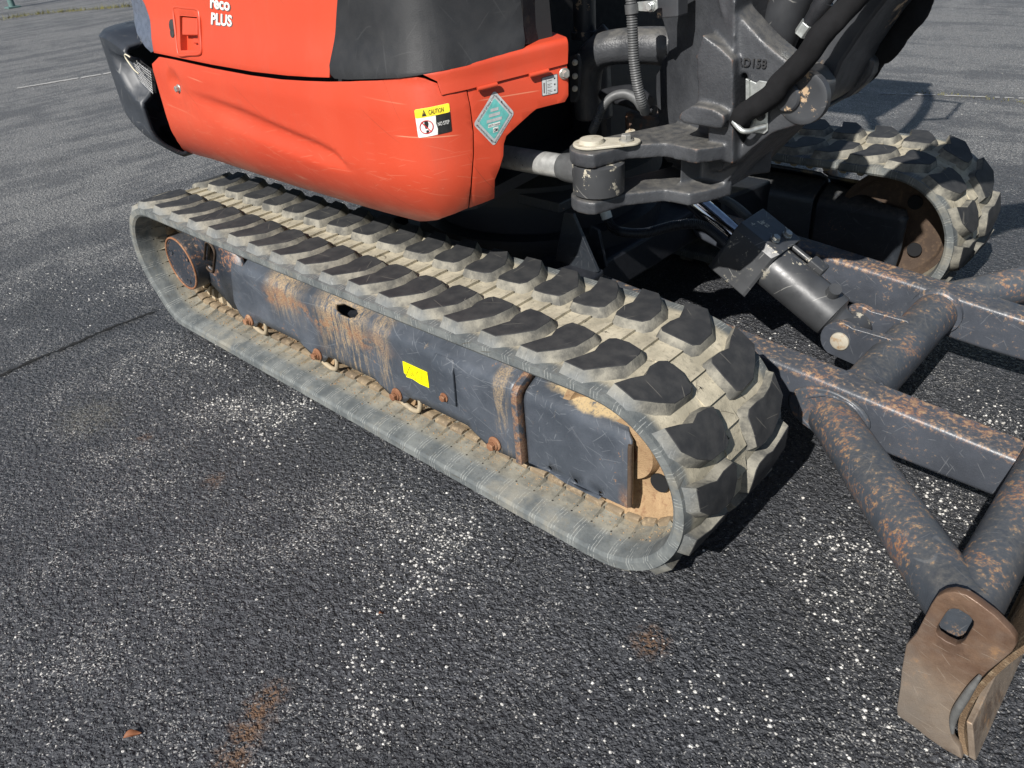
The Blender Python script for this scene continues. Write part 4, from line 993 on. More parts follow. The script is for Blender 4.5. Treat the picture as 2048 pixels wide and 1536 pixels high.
# folded ledge above both, with two hinge leaves hanging over the corner cover
edge_px = [(883, 189.5), (932, 179), (1000, 161), (1060, 146), (1134, 127)]
def ledge():
    hits = skin_poly(densify(edge_px+edge_px[::-1])[:40]); hits = sorted(set(hits)); 
    s0, s1 = hits[0][0], hits[-1][0]; zb = lambda s: float(np.interp(s, [h[0] for h in hits], [h[1] for h in hits]))
    H = .040
    def fn(s, t):
        z0 = zb(s)
        if t <= H: return skin(s, z0+t, -.004, False)
        r = .014; a = (t-H)/r
        if a < math.pi/2: p = skin(s, z0+H, -.004+r*(1-math.cos(a)), False); p.z = z0+H+r*math.sin(a); return p
        p = skin(s, z0+H, -.004+r+(t-H-r*math.pi/2), False); p.z = z0+H+r; return p
    T = [.001, .02, H]+[H+.014*math.pi/2*k/5 for k in range(1, 6)]
    sa = s0-.055
    return sheet('cover_ledge', EXC, [(s0, 0), (s1, 0), (s1+.003, .03), (s1+.003, .15), (sa, .15), (sa, H+.012), (s0-.035, H+.004), (s0-.006, H-.012)], fn, frange(s0, s1, .03), T, .005, ['orange_paint'], 60, .0015)
lg = ledge()
for c0, c1 in (((952, 177), (991, 167)), ((1056, 150), (1094, 140))):
    a, b = skin_poly([c0, c1]); mb = MB(); pa, pb = skin(a[0], a[1], -.010, False), skin(b[0], b[1], -.010, False); mb.tube([pa, pa.lerp(pb, .5), pb], .0052, 10); mb.build('hinge_leaf', lg, ['orange_paint'], 50)
# bolts at the corner cover's front edge
for (bx, by, r, m) in ((1128, 147, .0085, 'bolt_steel'),):
    h = on_skin(bx, by); p = skin(h[0], h[1], 0, False); _, _, nx, ny = plan(h[0]); mb = MB(); hexbolt(mb, p, (-nx, -ny, 0), r, .016, .0125); mb.build('cover_bolt', fpan, [m], 35)
mb = MB(); P = [at(x, y, Y=.47) for x, y in ((1138, 113), (1153, 108), (1158, 122), (1155, 190), (1148, 205), (1140, 204))]; mb.prism(P, (.004, .006, 0)); hb = mb.build('latch_bracket', EXC, ['hood_grime'], 0, .001)
for y in (125, 152, 177):
    mb = MB(); p = at(1150, y, Y=.462); mb.lathe(p, (.5, -.86, 0), [(0, .001), (0, .007), (.006, .006), (.008, .001)], 14); mb.build('small_bolt', hb, ['pin_steel'], 40)

# upper hood, black side panel
HOOD = [(305, 106), (420, 130), (500, 144), (570, 152), (620, 155), (656, 156), (654, 100), (652, 40), (650, -60), (646, -200), (180, -200), (222, -60), (250, -20), (270, 12), (285, 44), (296, 74)]
def hood_skin(s, z, off=0.0):
    x, y, nx, ny = plan(s); d = .012+.02*smooth01((z-1.0)/.12)+.10*max(0, z-1.05)+off
    # scallop around the latch and a soft waist line
    return V((x+nx*d, y+ny*d, z))
hp = skin_poly(densify(HOOD, 18)); cs, ct = srange(hp, .04, .03)
# keyhole recess of the latch
latch_px = [(339, 33), (375, 36), (394, 102), (358, 103)]
lz = skin_poly(latch_px)
hood = sheet('upper_side_cover', EXC, hp, lambda s, z: hood_skin(s, z), cs, ct, .006, ['orange_paint'], 60, .003, holes=(lz,), label='orange upper hood panel with recessed latch')
def hood_px(x, y, off=0.0): h = on_skin(x, y); return hood_skin(h[0], h[1], off)
# latch: sunk box, paddle, shadowed lower pocket, raised rim
def latch():
    c = [hood_px(*p) for p in latch_px]; nrm = (c[1]-c[0]).cross(c[3]-c[0]).normalized()
    if nrm.dot(CAM-c[0]) < 0: nrm = -nrm
    mb = MB(); d = [p-nrm*.022 for p in c]; o = mb.add(c+d, [(4, 5, 6, 7)]+[(i, (i+1) % 4, 4+(i+1) % 4, 4+i) for i in range(4)])
    lt = mb.build('door_latch', EXC, ['orange_paint'], 0)
    so = lt.modifiers.new('thick', 'SOLIDIFY'); so.thickness = .003
    q = lambda u, v, h: (c[0].lerp(c[1], u)).lerp(c[3].lerp(c[2], u), v)+nrm*h
    mb = MB(); mb.loft([[q(.06, .04, -.020), q(.94, .04, -.020), q(.94, .56, -.020), q(.06, .56, -.020)], [q(.08, .05, -.004), q(.92, .05, -.004), q(.90, .55, -.001), q(.10, .55, -.001)]]); mb.build('latch_paddle', lt, ['orange_paint'], 0, .003)
    mb = MB(); mb.loft([[q(.5, .62, -.021), q(.92, .62, -.021), q(.92, .78, -.021), q(.5, .78, -.021)], [q(.52, .63, -.010), q(.9, .63, -.010), q(.9, .77, -.010), q(.52, .77, -.010)]]); mb.build('latch_catch', lt, ['orange_paint'], 0, .002)
    for tag_, off, rr in (('latch_rim', .010, .0045),):
        k = [q(-.32, -.20, .0), q(1.12, -.20, .0), q(1.14, 1.10, .0), q(-.12, 1.12, .0)]
        P = []
        for i in range(4):
            a, b = k[i], k[(i+1) % 4]; P += [a.lerp(b, .1), a.lerp(b, .5), a.lerp(b, .9)]
        P = cat_rom(P, 4, True); mb = MB(); mb.tube(P+[P[0]], rr, 8); mb.build(tag_, lt, ['orange_paint'], 60)
    # key lock with swing cover
    kp = hood_px(331, 54); mb = MB(); mb.lathe(kp, nrm, [(0, .001), (0, .017), (.004, .0165), (.006, .012), (.006, .001)], 22); mb.lathe(kp+V((0, 0, -.012))+(c[2]-c[1]).normalized()*.008, nrm, [(0, .001), (0, .0135), (.007, .0125), (.008, .001)], 20); mb.build('key_lock', EXC, ['hood_grime'], 40)
latch()
# dark shut line below the hood: near-black sheets painting the shade behind the covers
def bay_wall(s0, s1, zs, name):
    core = [[(skin(s, z, .030, False) if z < 1.0 else hood_skin(s, z, .028)) for z in zs] for s in frange(s0, s1, .03)]
    mb = MB(); n = len(core[0]); mb.add([p for r in core for p in r], [(i*n+j, (i+1)*n+j, (i+1)*n+j+1, i*n+j+1) for i in range(len(core)-1) for j in range(n-1)])
    return mb.build(name, EXC, ['void_shade'], 60)
s_a = on_skin(268, 12)[0]+.04; s_b = on_skin(975, 250)[0]; s_c = on_skin(1120, 120)[0]
bay_wall(s_a, s_b, (1.0, 1.06, 1.3, 1.6), 'bay_shade_sheet'); bay_wall(on_skin(345, 200)[0], s_b, (.74, .8, .9, .98, 1.02), 'bay_shade_sheet'); bay_wall(s_b, s_c, (1.0, 1.06, 1.3, 1.6), 'bay_shade_sheet')
# inside of the corner cave: near-black box painting its shade, set well back
mb = MB(); mb.box((1.22, .72, .90), (.10, .90, .40)); mb.build('cave_shade_box', EXC, ['void_shade'], 0)
# floor plate of the upper structure closes the body from below
fl = [skin(s, .70, .03, False) for s in frange(.3, SLEN-.42, .06)]
poly = [V((p.x, p.y, .695)) for p in fl] + [V((1.38, .80, .695)), V((1.30, 1.60, .695)), V((.9, 1.90, .695)), V((.2, 1.90, .695)), V((-.22, 1.4, .695))]
mb = MB(); mb.prism(poly, (0, 0, .03)); mb.build('deck_plate', EXC, ['under_black'], 0)

BLACK = [(657, -200), (657, -60), (657.5, 40), (660, 130), (664, 147), (673, 156), (700, 158), (750, 157), (800, 155), (832, 151), (900, 138), (960, 126), (1010, 113), (1040, 103), (1050, 95), (1053, 80), (1050, 20), (1045, -60), (1040, -200)]
bp = skin_poly(densify(BLACK, 16)); cs, ct = srange(bp, .035, .05)
def black_skin(s, z): return hood_skin(s, z, -.010)
bpan = sheet('black_side_panel', EXC, bp, black_skin, cs, ct, .012, ['black_panel'], 60, .004, label='scuffed matt black plastic panel beside the orange hood')
# return of the black panel towards the cab
e = [black_skin(*on_skin(1051, y)) for y in (90, 60, 20, -60, -150)]
mb = MB(); mb.loft([[p, p+V((-.015, .10, -.008)), p+V((-.03, .10, -.008)), p+V((-.012, .004, 0))] for p in e]); mb.build('panel_return', EXC, ['hood_grime'], 30)

# tail light strip and counterweight bumper
S_END = on_skin(312, 150)[0]
VENT = None
def pt_in(poly, s, z):
    c = False
    for i in range(len(poly)):
        (x0, y0), (x1, y1) = poly[i-1], poly[i]
        if (y0 > z) != (y1 > z) and s < (x1-x0)*(z-y0)/(y1-y0)+x0: c = not c
    return c
def pd(poly, s, z):
    best = 9
    for i in range(len(poly)):
        a, b = V((*poly[i-1], 0)), V((*poly[i], 0)); d = b-a; p = V((s, z, 0)); t = max(0, min(1, (p-a).dot(d)/max(1e-9, d.dot(d)))); best = min(best, (p-a-d*t).length)
    return best if pt_in(poly, s, z) else -best
_bl = [(s_of_x(max(-.16, at(x, y, Y=Yv).x), .35), at(x, y, Y=Yv).z) for x, y, Yv in ((255, 232, .13), (275, 252, .14), (300, 275, .145), (340, 300, .155), (385, 319, .165))]
def belly(s): return float(np.interp(s, [b[0] for b in _bl], [b[1] for b in _bl]))
_ed = sorted(((h[1], h[0]) for h in (on_skin(*q) for q in ((304, 128), (306, 140), (318, 182), (332, 230), (343, 262), (352, 272), (360, 284), (370, 296))) if h is not None))
def s_edge(z): return float(np.interp(z, [e[0] for e in _ed], [e[1] for e in _ed]))
ZCOR = at(194, 60, Y=.10).z
def ztop(s): return .998+(ZCOR-.998)*smooth01((S_END-.04-s)/.26)
def bump_pt(s, z, vent=None, k=0.0):
    x, y, nx, ny = plan(s); zb = belly(s); t = smooth01((S_END-s)/.12)
    d = -.010*t+.002+.016*smooth01((s-s_edge(z)-.004)/.012)
    if z < zb+.12: d += .09*((zb+.12-z)/.12)**2
    if vent is not None:
        q = pd(vent, s, z); d += .045*smooth01(q/.03)
    return V((x+nx*(d+k), y+ny*(d+k), z))
def bumper():
    vent = skin_poly([(226, 98), (246, 106), (274, 124), (292, 144), (297, 170), (300, 200), (300, 220), (286, 210), (262, 182), (244, 150), (232, 120)])
    S = frange(.10, next(h for h in (on_skin(*q) for q in ((386, 314), (382, 308), (376, 302), (370, 296), (362, 284), (352, 270))) if h is not None)[0]+.06, .012); mb = MB(); R = []
    for s in S:
        x, y, nx, ny = plan(s); zb = belly(s); zt = ztop(s)-.012*smooth01((s-s_edge(.99)-.02)/.012); kk = .014*smooth01((s-s_edge(.99)-.004)/.012); x += nx*kk; y += ny*kk; r = [V((x+nx*.22, y+ny*.22, zt+.006)), V((x+nx*.06, y+ny*.06, zt+.003)), V((x+nx*.010, y+ny*.010, zt)), V((x+nx*.000, y+ny*.000, zt-.008))]
        for k in range(26): r.append(bump_pt(s, zt-.014+(zb-zt+.014)*k/25, vent))
        r.append(V((x+nx*.2, y+ny*.2, zb+.004))); R.append(r)
    n = len(R[0]); mb.add([p for r in R for p in r], [(i*n+j, (i+1)*n+j, (i+1)*n+j+1, i*n+j+1) for i in range(len(R)-1) for j in range(n-1)])
    o = mb.build('counterweight_bumper', EXC, ['bumper_paint'], 45, label='black counterweight bumper with a meshed vent')
    so = o.modifiers.new('thick', 'SOLIDIFY'); so.thickness = .015; so.offset = -1
    # wire mesh in the vent
    g = skin_poly([(252, 114), (288, 146), (294, 192), (268, 166)]); dk = MB(); q = lambda u, v, k: bump_pt(g[0][0]*(1-u)*(1-v)+g[1][0]*u*(1-v)+g[2][0]*u*v+g[3][0]*(1-u)*v, g[0][1]*(1-u)*(1-v)+g[1][1]*u*(1-v)+g[2][1]*u*v+g[3][1]*(1-u)*v, None, k)
    dk.add([q(u, v, .040) for v in (0, .5, 1) for u in (0, .5, 1)], [(0, 1, 4, 3), (1, 2, 5, 4), (3, 4, 7, 6), (4, 5, 8, 7)]); vb = dk.build('vent_shade', o, ['void_shade'], 60)  # dark sheet paints the shade behind the mesh
    w = MB()
    for k in range(9):
        t = (k+.5)/9
        w.tube([q(t, v, .030) for v in (0, .33, .66, 1)], .0013, 6); w.tube([q(u, t, .029) for u in (0, .33, .66, 1)], .0013, 6)
    w.build('vent_mesh', o, ['mesh_silver'], 60)
    # pale cable tie hanging out of the vent
    T = cat_rom([bump_pt(*on_skin(x, y), None, -.006) for x, y in ((272, 112), (263, 106), (262, 112), (268, 124), (277, 138), (285, 146))], 5); mb = MB(); mb.tube(T, .0022, 6); mb.build('cable_tie', o, ['cream_tie'], 60)
    return o
bump_o = bumper()
LENS = [(232, -40), (262, -12), (272, 12), (287, 45), (297, 76), (303, 103), (297, 106), (286, 95), (264, 68), (252, 46), (240, 5)]
lp = skin_poly(densify(LENS, 10)); cs, ct = srange(lp, .03, .03)
ln_o = sheet('tail_lens', EXC, lp, lambda s, z: hood_skin(s, z, .004), cs, ct, .012, ['lens_grey'], 60, .003)
# dished bolt pocket of the lower cover
h = on_skin(354, 178); p = skin(h[0], h[1], -.001); _, _, nx, ny = plan(h[0]); mb = MB(); hexbolt(mb, p, (-nx, -ny, 0), .0095, .014, .0125); mb.build('cover_bolt', body, ['bolt_steel'], 35)

# ------------------------------------------------------------------ stickers and lettering
def text_mesh(txt, bold=0.0):
    cu = bpy.data.curves.new('t', 'FONT'); cu.body = txt; cu.size = 1; cu.offset = bold; cu.align_x = 'LEFT'; cu.resolution_u = 3
    ob = bpy.data.objects.new('t', cu); COL.objects.link(ob); bpy.context.view_layer.update()
    me = bpy.data.meshes.new_from_object(ob.evaluated_get(bpy.context.evaluated_depsgraph_get())); bpy.data.objects.remove(ob); bpy.data.curves.remove(cu)
    vs = [v.co.copy() for v in me.vertices]; fs = [list(f.vertices) for f in me.polygons]; bpy.data.meshes.remove(me)
    return vs, fs
class Decal:
    """flat print in its own unit square, laid on a curved panel through four photo corners"""
    def __init__(s, px, fn, asp): s.c = skin_poly(px); s.fn = fn; s.a = asp       # corners tl, tr, br, bl; asp = width / height
    def p(s, u, v, k):
        (a, b, c, d) = s.c; w = ((1-u)*(1-v), u*(1-v), u*v, (1-u)*v)
        return s.fn(sum(q[0]*k_ for q, k_ in zip(s.c, w)), sum(q[1]*k_ for q, k_ in zip(s.c, w)), -k)
    def poly(s, pts, k, mat, name, parent, th=0.0, smooth=0):
        bm = bmesh.new(); bm.faces.new([bm.verts.new((u, v, 0)) for u, v in pts]); bmesh.ops.triangulate(bm, faces=bm.faces[:])
        for c in frange(0, 1, .125)[1:-1]:
            bmesh.ops.bisect_plane(bm, geom=bm.verts[:]+bm.edges[:]+bm.faces[:], plane_co=(c, 0, 0), plane_no=(1, 0, 0)); bmesh.ops.bisect_plane(bm, geom=bm.verts[:]+bm.edges[:]+bm.faces[:], plane_co=(0, c, 0), plane_no=(0, 1, 0))
        for v in bm.verts: v.co = s.p(v.co.x, v.co.y, k)
        me = bpy.data.meshes.new(name); bm.to_mesh(me); bm.free(); me.materials.append(M[mat]); return put(name, me, parent, smooth)
    def text(s, txt, u, v, h, k, mat, parent, bold=0.0, width=None, ang=0.0, name='lettering', sx=1.0):
        vs, fs = text_mesh(txt, bold); x1 = max(p.x for p in vs)
        sc = h/.72; fx = sc/s.a*sx
        if width: fx = width/x1
        mb = MB(); ca, sa = math.cos(ang), math.sin(ang); out = []
        for p in vs:
            X, Y = p.x*fx*s.a, p.y*sc; X, Y = X*ca-Y*sa, X*sa+Y*ca
            out.append(s.p(u+X/s.a, v-Y, k))
        mb.add(out, fs); return mb.build(name, parent, [mat], 0)
def rrect(u0, v0, u1, v1, ru, rv, n=4):
    out = []
    for cx, cy, a0 in ((u1-ru, v0+rv, -90), (u1-ru, v1-rv, 0), (u0+ru, v1-rv, 90), (u0+ru, v0+rv, 180)):
        for k in range(n+1):
            a = math.radians(a0+90*k/n); out.append((cx+ru*math.cos(a), cy+rv*math.sin(a)))
    return out
# no-step caution label
D = Decal([(829, 219), (898, 205.5), (903.5, 262), (837, 276)], lambda s, z, k: skin(s, z, k), 1.18)
st = D.poly(rrect(0, 0, 1, 1, .05, .06), .0008, 'sticker_white', 'caution_sticker', EXC); st['label'] = 'no-step caution sticker with yellow header'
D.poly(rrect(.0, .0, 1, .31, .05, .06), .0014, 'sticker_yellow', 'sticker_header', st)
D.poly([(.59, .31), (1, .31), (1, .97), (.97, 1), (.59, 1), (.61, .8), (.58, .6)], .0014, 'print_black', 'sticker_field', st)
D.text('CAUTION', .40, .245, .165, .0019, 'print_black', st, .012, width=.43)
D.poly([(.27, .04), (.34, .27), (.20, .27)], .0018, 'print_black', 'warning_triangle', st)
D.poly([(.265, .115), (.278, .115), (.274, .205), (.269, .205)], .0022, 'sticker_yellow', 'exclamation_mark', st)
D.text('NO STEP', .62, .70, .135, .0019, 'sticker_white', st, .004, width=.335)
D.poly([(.255, .42), (.34, .43), (.36, .55), (.33, .70), (.26, .72), (.235, .58)], .0016, 'print_black', 'sole_print', st); D.poly(rrect(.27, .77, .35, .90, .03, .03), .0016, 'print_black', 'heel_print', st)
ringpts = []
N = 36
m = MB(); a = []; b = []
for k in range(N):
    t = 2*math.pi*k/N; a.append(D.p(.29+.205*math.cos(t), .655+.24*math.sin(t), .0021)); b.append(D.p(.29+.18*math.cos(t), .655+.21*math.sin(t), .0021))
m.add(a+b, [(k, (k+1) % N, N+(k+1) % N, N+k) for k in range(N)]); m.build('ban_ring', st, ['print_red'], 0)
D.poly([(.15, .47), (.175, .45), (.435, .84), (.41, .86)], .0024, 'print_red', 'ban_bar', st)
# diamond export plate
D2 = Decal([(988.6, 180), (1029.5, 226), (988.6, 293), (946.5, 249)], lambda s, z, k: skin(s, z, k+.0015, False), 1.0)
# work in a rotated square: (u, v) corners are top, right, bottom, left
dm = lambda k: rrect(k, k, 1-k, 1-k, .10-k*.4, .10-k*.4)
dp = D2.poly(dm(0), .0008, 'sticker_silver', 'export_plate', EXC); dp['label'] = 'teal diamond certification sticker'
D2.poly(dm(.135), .0013, 'sticker_teal', 'plate_field', dp)
class Diag:
    def __init__(s, d): s.d = d; s.a = 1.0
    def p(s, x, y, k):       # x right, y down, centre 0, half diagonals = .5 ; tl edge = u axis start
        u = .5+(x+y); v = .5+(y-x); return s.d.p(u, v, k)
DG = Decal.__new__(Decal); DG.a = 1.0; DG.p = Diag(D2).p
for y, w, x0 in ((-.165, .19, -.095), (-.075, .27, -.135), (.02, .37, -.185)):
    DG.poly([(x0, y-.028), (x0+w, y-.028), (x0+w, y+.028), (x0, y+.028)], .0017, 'sticker_silver', 'stamped_line', dp)
DG.poly([(-.15, .075), (.14, .075), (.14, .135), (-.15, .135)], .0017, 'sticker_white', 'name_strip', dp); DG.text('KUBOTA Corporation', -.143, .122, .040, .0022, 'print_black', dp, .004, width=.275)
DG.poly([(-.03, .155), (.10, .155), (.10, .245), (-.03, .245)], .0017, 'sticker_white', 'mark_strip', dp); DG.text('CEMA', -.022, .232, .06, .0022, 'print_black', dp, .01, width=.115)
def along(txt, p0, p1, h, parent):
    vs, fs = text_mesh(txt, .004); x1 = max(p.x for p in vs); d = V((p1[0]-p0[0], p1[1]-p0[1], 0)); L = d.length; e = d/L; n = V((e.y, -e.x, 0)); mb = MB()
    mb.add([D2.p(p0[0]+e.x*p.x/x1*L+n.x*p.y*h, p0[1]+e.y*p.x/x1*L+n.y*p.y*h, .0018) for p in vs], fs); mb.build('edge_lettering', parent, ['print_black'], 0)
along('Certificate of New Cons', (.095, .86), (.095, .08), .075, dp); along('truction Machine for Export', (.12, .095), (.93, .095), .075, dp)
along('JAPAN CONSTRUCTION EQUIPMENT', (.09, .965), (.90, .965), .062, dp); along('MANUFACTURERS ASSOCIATION', (.965, .93), (.965, .10), .062, dp)
# small instruction plate
D3 = Decal([(1083, 155.5), (1115.5, 147), (1116, 186.5), (1084, 193)], lambda s, z, k: skin(s, z, k+.0015, False), .85)
ip = D3.poly(rrect(0, 0, 1, 1, .07, .06), .0008, 'print_shadow', 'instruction_plate', EXC); D3.poly(rrect(.04, .035, .96, .965, .06, .05), .0012, 'sticker_silver', 'plate_face', ip)
for v in (.2, .5, .8): D3.poly([(.80+.05*math.cos(t), v+.045*math.sin(t)) for t in [k*math.pi/4 for k in range(8)]], .0016, 'print_black', 'plate_dot', ip)
D3.poly([(.26, .08), (.285, .08), (.285, .92), (.26, .92)], .0016, 'print_black', 'plate_rule', ip)
for v, w in ((.14, .3), (.24, .3), (.42, .3), (.50, .18), (.58, .3), (.74, .24), (.82, .3), (.9, .2)): D3.poly([(.34, v), (.34+w, v), (.34+w, v+.022), (.34, v+.022)], .0016, 'print_shadow', 'plate_line', ip)
D3.poly([(.10, .3), (.18, .3), (.18, .85), (.10, .85)], .0016, 'print_shadow', 'plate_line', ip)
# hood lettering, white with a dark shade
D4 = Decal([(396, -24), (440, -14), (446, 57), (403, 52)], lambda s, z, k: hood_skin(s, z, k), .62)
for k, (du, dv, mt, bd) in enumerate(((.035, .02, 'print_shadow', .035), (0, 0, 'sticker_white', .03))):
    D4.text('reco', -.03+du, .55+dv, .33, .0008+.0005*k, mt, hood, bd, width=.93); D4.text('PLUS', .03+du, .98+dv, .31, .0008+.0005*k, mt, hood, bd, width=.97)

# ------------------------------------------------------------------ swing bracket casting
from mathutils.geometry import tessellate_polygon
def prism_h(mb, poly, holes, vec, mat=0):
    loops = [[V(p) for p in poly]]+[[V(p) for p in h] for h in holes]; tri = tessellate_polygon(loops); flat = [p for l in loops for p in l]; n = len(flat); vec = V(vec)
    o = mb.add(flat+[p+vec for p in flat], [])
    for t in tri: mb.f.append([o+k for k in t]); mb.m.append(mat); mb.f.append([o+n+k for k in t][::-1]); mb.m.append(mat)
    b = 0
    for l in loops:
        for i in range(len(l)):
            j = (i+1) % len(l); mb.f.append([o+b+i, o+b+j, o+n+b+j, o+n+b+i]); mb.m.append(mat)
        b += len(l)
EY = .565                                          # near face of the boom ear
BOSS = at(1197, 345, Y=.40)
ZU1 = at(1150, 291, Y=.375).z; ZU0 = at(1150, 319, Y=.375).z; ZL1 = at(1150, 384, Y=.375).z; ZL0 = at(1153, 410, Y=.375).z
def casting():
    mb = MB()
    ear = [(1432, -60), (1452, 0), (1490, 43), (1526, 82), (1561, 112), (1592, 132), (1623, 147), (1643, 176), (1636, 205), (1622, 224), (1592, 252), (1545, 266), (1500, 300), (1470, 330), (1442, 340), (1455, 300), (1466, 240), (1467, 78), (1440, 25), (1418, -60)]
    slot = [(1473, 160), (1480, 149), (1488, 146), (1494, 150), (1495, 175), (1494, 230), (1492, 262), (1488, 285), (1480, 297), (1471, 294), (1467, 280), (1468, 220)]
    prism_h(mb, [at(x, y, Y=EY) for x, y in ear], [[at(x, y, Y=EY) for x, y in slot]], (0, .075, 0))
    # far ear
    ear2 = [(1526, 82), (1561, 112), (1592, 132), (1623, 147), (1643, 176), (1636, 205), (1622, 224), (1592, 252), (1545, 266), (1500, 300), (1470, 300), (1470, 100)]
    prism_h(mb, [at(x, y, Y=EY)+V((0, .26, 0)) for x, y in ear2], [], (0, .06, 0))
    # slanting column between ridge and hinge side
    yf = lambda x: EY-.012+(1469-x)/156*.13
    col = [(1330, -60), (1470, -60), (1469, 60), (1469, 200), (1467, 322), (1440, 345), (1375, 335), (1335, 325), (1310, 300), (1302, 268), (1317, 244), (1312, 200), (1312, 150), (1326, 128), (1336, 110), (1336, 80), (1326, 45), (1318, 20)]
    mb.prism([at(x, y, Y=yf(x)) for x, y in col], (-.02, .19, 0))
    # rib down the middle of the column
    rib = [(1405, 70), (1440, 95), (1466, 120), (1466, 330), (1440, 322), (1418, 300), (1412, 215), (1395, 190), (1392, 110)]
    mb.prism([at(x, y, Y=EY-.030) for x, y in rib], (0, .10, 0))
    mb.prism([at(x, y, Y=EY-.03) for x, y in [(1395, 190), (1418, 215), (1418, 230), (1390, 235)]], (0, .1, 0))
    # lower knuckle: two flanges and the web behind
    def flange(z0, z1, pts, hole=None):
        prism_h(mb, [V((x, y, z0)) for x, y in pts], [], (0, 0, z1-z0))
    bx, by = BOSS.x, BOSS.y
    r = .066
    arc = [(bx+r*math.cos(math.radians(a)), by+r*math.sin(math.radians(a))) for a in range(120, 301, 15)]
    R = at(1442, 326, Y=EY-.03)
    e1, e2, e3, e4 = (at(x, y, Z=ZU0) for x, y in ((1255, 319), (1330, 314), (1390, 328), (1438, 322)))
    up = arc + [(e1.x, e1.y), (e2.x, e2.y), (e3.x, e3.y), (e4.x, e4.y), (e4.x+.02, e4.y+.03), (R.x+.02, R.y+.10), (R.x-.05, R.y+.2), (bx+.05, by+.24)]
    flange(ZU0, ZU1, up)
    g1, g2, g3, g4 = (at(x, y, Z=ZL0) for x, y in ((1250, 413), (1330, 404), (1378, 413), (1420, 404)))
    lo = arc + [(g1.x, g1.y), (g2.x, g2.y), (g3.x, g3.y), (g4.x, g4.y), (g4.x+.02, g4.y+.06), (g4.x-.05, g4.y+.2), (bx+.05, by+.28)]
    flange(ZL0, ZL1, lo)
    mb.prism([V((bx+.13, by+.14, ZL0+.02)), V((R.x-.05, R.y+.13, ZL0+.02)), V((R.x+.02, R.y+.22, ZL0+.02)), V((bx+.1, by+.28, ZL0+.02))], (0, 0, ZU1-ZL0-.03))
    # rising foot that carries the ears
    mb.prism([at(x, y, Y=EY+.03) for x, y in ((1385, 390), (1425, 395), (1470, 345), (1530, 285), (1600, 245), (1560, 230), (1470, 290), (1400, 330))], (0, .25, 0))
    # boss at the hinge end of upper yoke
    mb.tube(cat_rom([at(x, y, Y=Yv) for x, y, Yv in ((1178, 235, .68), (1174, 175, .67), (1180, 125, .66), (1205, 100, .66), (1255, 92, .68), (1320, 92, .70), (1360, 100, .74))], 6), lambda t: .042*(.85+.25*t), 16)
    mb.tube([at(1190, 235, Y=.74), at(1185, 120, Y=.74), at(1230, 75, Y=.78)], .05, 12)
    # step pad
    mb.prism([at(x, y, Y=EY-.058) for x, y in ((1356, 238), (1360, 226), (1384, 211), (1405, 213), (1430, 220), (1447, 230), (1449, 245), (1442, 258), (1425, 257), (1390, 250), (1366, 246))], (0, .05, 0))
    me = mb.mesh('swing_bracket', ['cast_iron']); o = put('swing_bracket', me, EXC, 180, label='black cast iron swing bracket carrying the boom foot')
    rm = o.modifiers.new('remesh', 'REMESH'); rm.mode = 'VOXEL'; rm.voxel_size = .0045; rm.use_smooth_shade = True
    sm = o.modifiers.new('soft', 'SMOOTH'); sm.factor = .5; sm.iterations = 3
    return o
BRK = casting()
# rod end eye of the swing cylinder between the flanges, rod and grease plate
mb = MB(); mb.lathe((BOSS.x, BOSS.y, ZL1+.002), (0, 0, 1), [(0, .001), (0, .054), (.004, .0605), (ZU0-ZL1-.008, .0605), (ZU0-ZL1-.004, .054), (ZU0-ZL1-.004, .001)], 36); EYE = mb.build('rod_eye', EXC, ['cylinder_paint'], 40)
ra = V((BOSS.x-.04, BOSS.y-.01, (ZL1+ZU0)/2+.012)); rb = at(1000, 312, Y=.402); rdir = (rb-ra).normalized()
mb = MB(); mb.lathe(ra, rdir, [(0, .001), (0, .036), (.045, .034), (.062, .031), (.062, .001)], 28); mb.build('rod_collar', EYE, ['hose_grey'], 40)
mb = MB(); mb.cyl(ra+rdir*.06, ra+rdir*.42, .0285, n=32); mb.build('swing_rod', EYE, ['dull_rod'], 40)
gc = V((BOSS.x, BOSS.y, ZU1+.0015))
def obr(c, d, r0, r1, L, h):
    d = V(d).normalized(); e = V((-d.y, d.x, 0)); P = []
    for k in range(13): a = math.pi/2+math.pi*k/12; P.append(c+d*r0*math.cos(a)+e*r0*math.sin(a))
    for k in range(13): a = -math.pi/2+math.pi*k/12; P.append(c+d*L+d*r1*math.cos(a)+e*r1*math.sin(a))
    return MB().prism(P, (0, 0, h))
KD = V((.72, .55, 0))
m = obr(gc+V((-.012, -.008, 0)), KD, .043, .026, .085, .006); KP = m.build('keeper_plate', EXC, ['grease_plate'], 40, .0015)
m = MB(); m.lathe(gc+V((-.012, -.008, .006)), (0, 0, 1), [(0, .001), (0, .030), (.009, .027), (.010, .001)], 24); m.build('pin_cap', KP, ['grease_plate'], 40)
m = MB(); hexbolt(m, gc+KD.normalized()*.078+V((-.012, -.008, .006)), (0, 0, 1), .0125, .015, .017); m.build('keeper_bolt', KP, ['bolt_steel'], 35)
m = MB(); m.lathe(at(1262, 272, Y=.56), (0, -.3, 1), [(0, .001), (0, .013), (.012, .012), (.014, .004), (.02, .001)], 16); m.build('grease_fitting', KP, ['pin_steel'], 40)
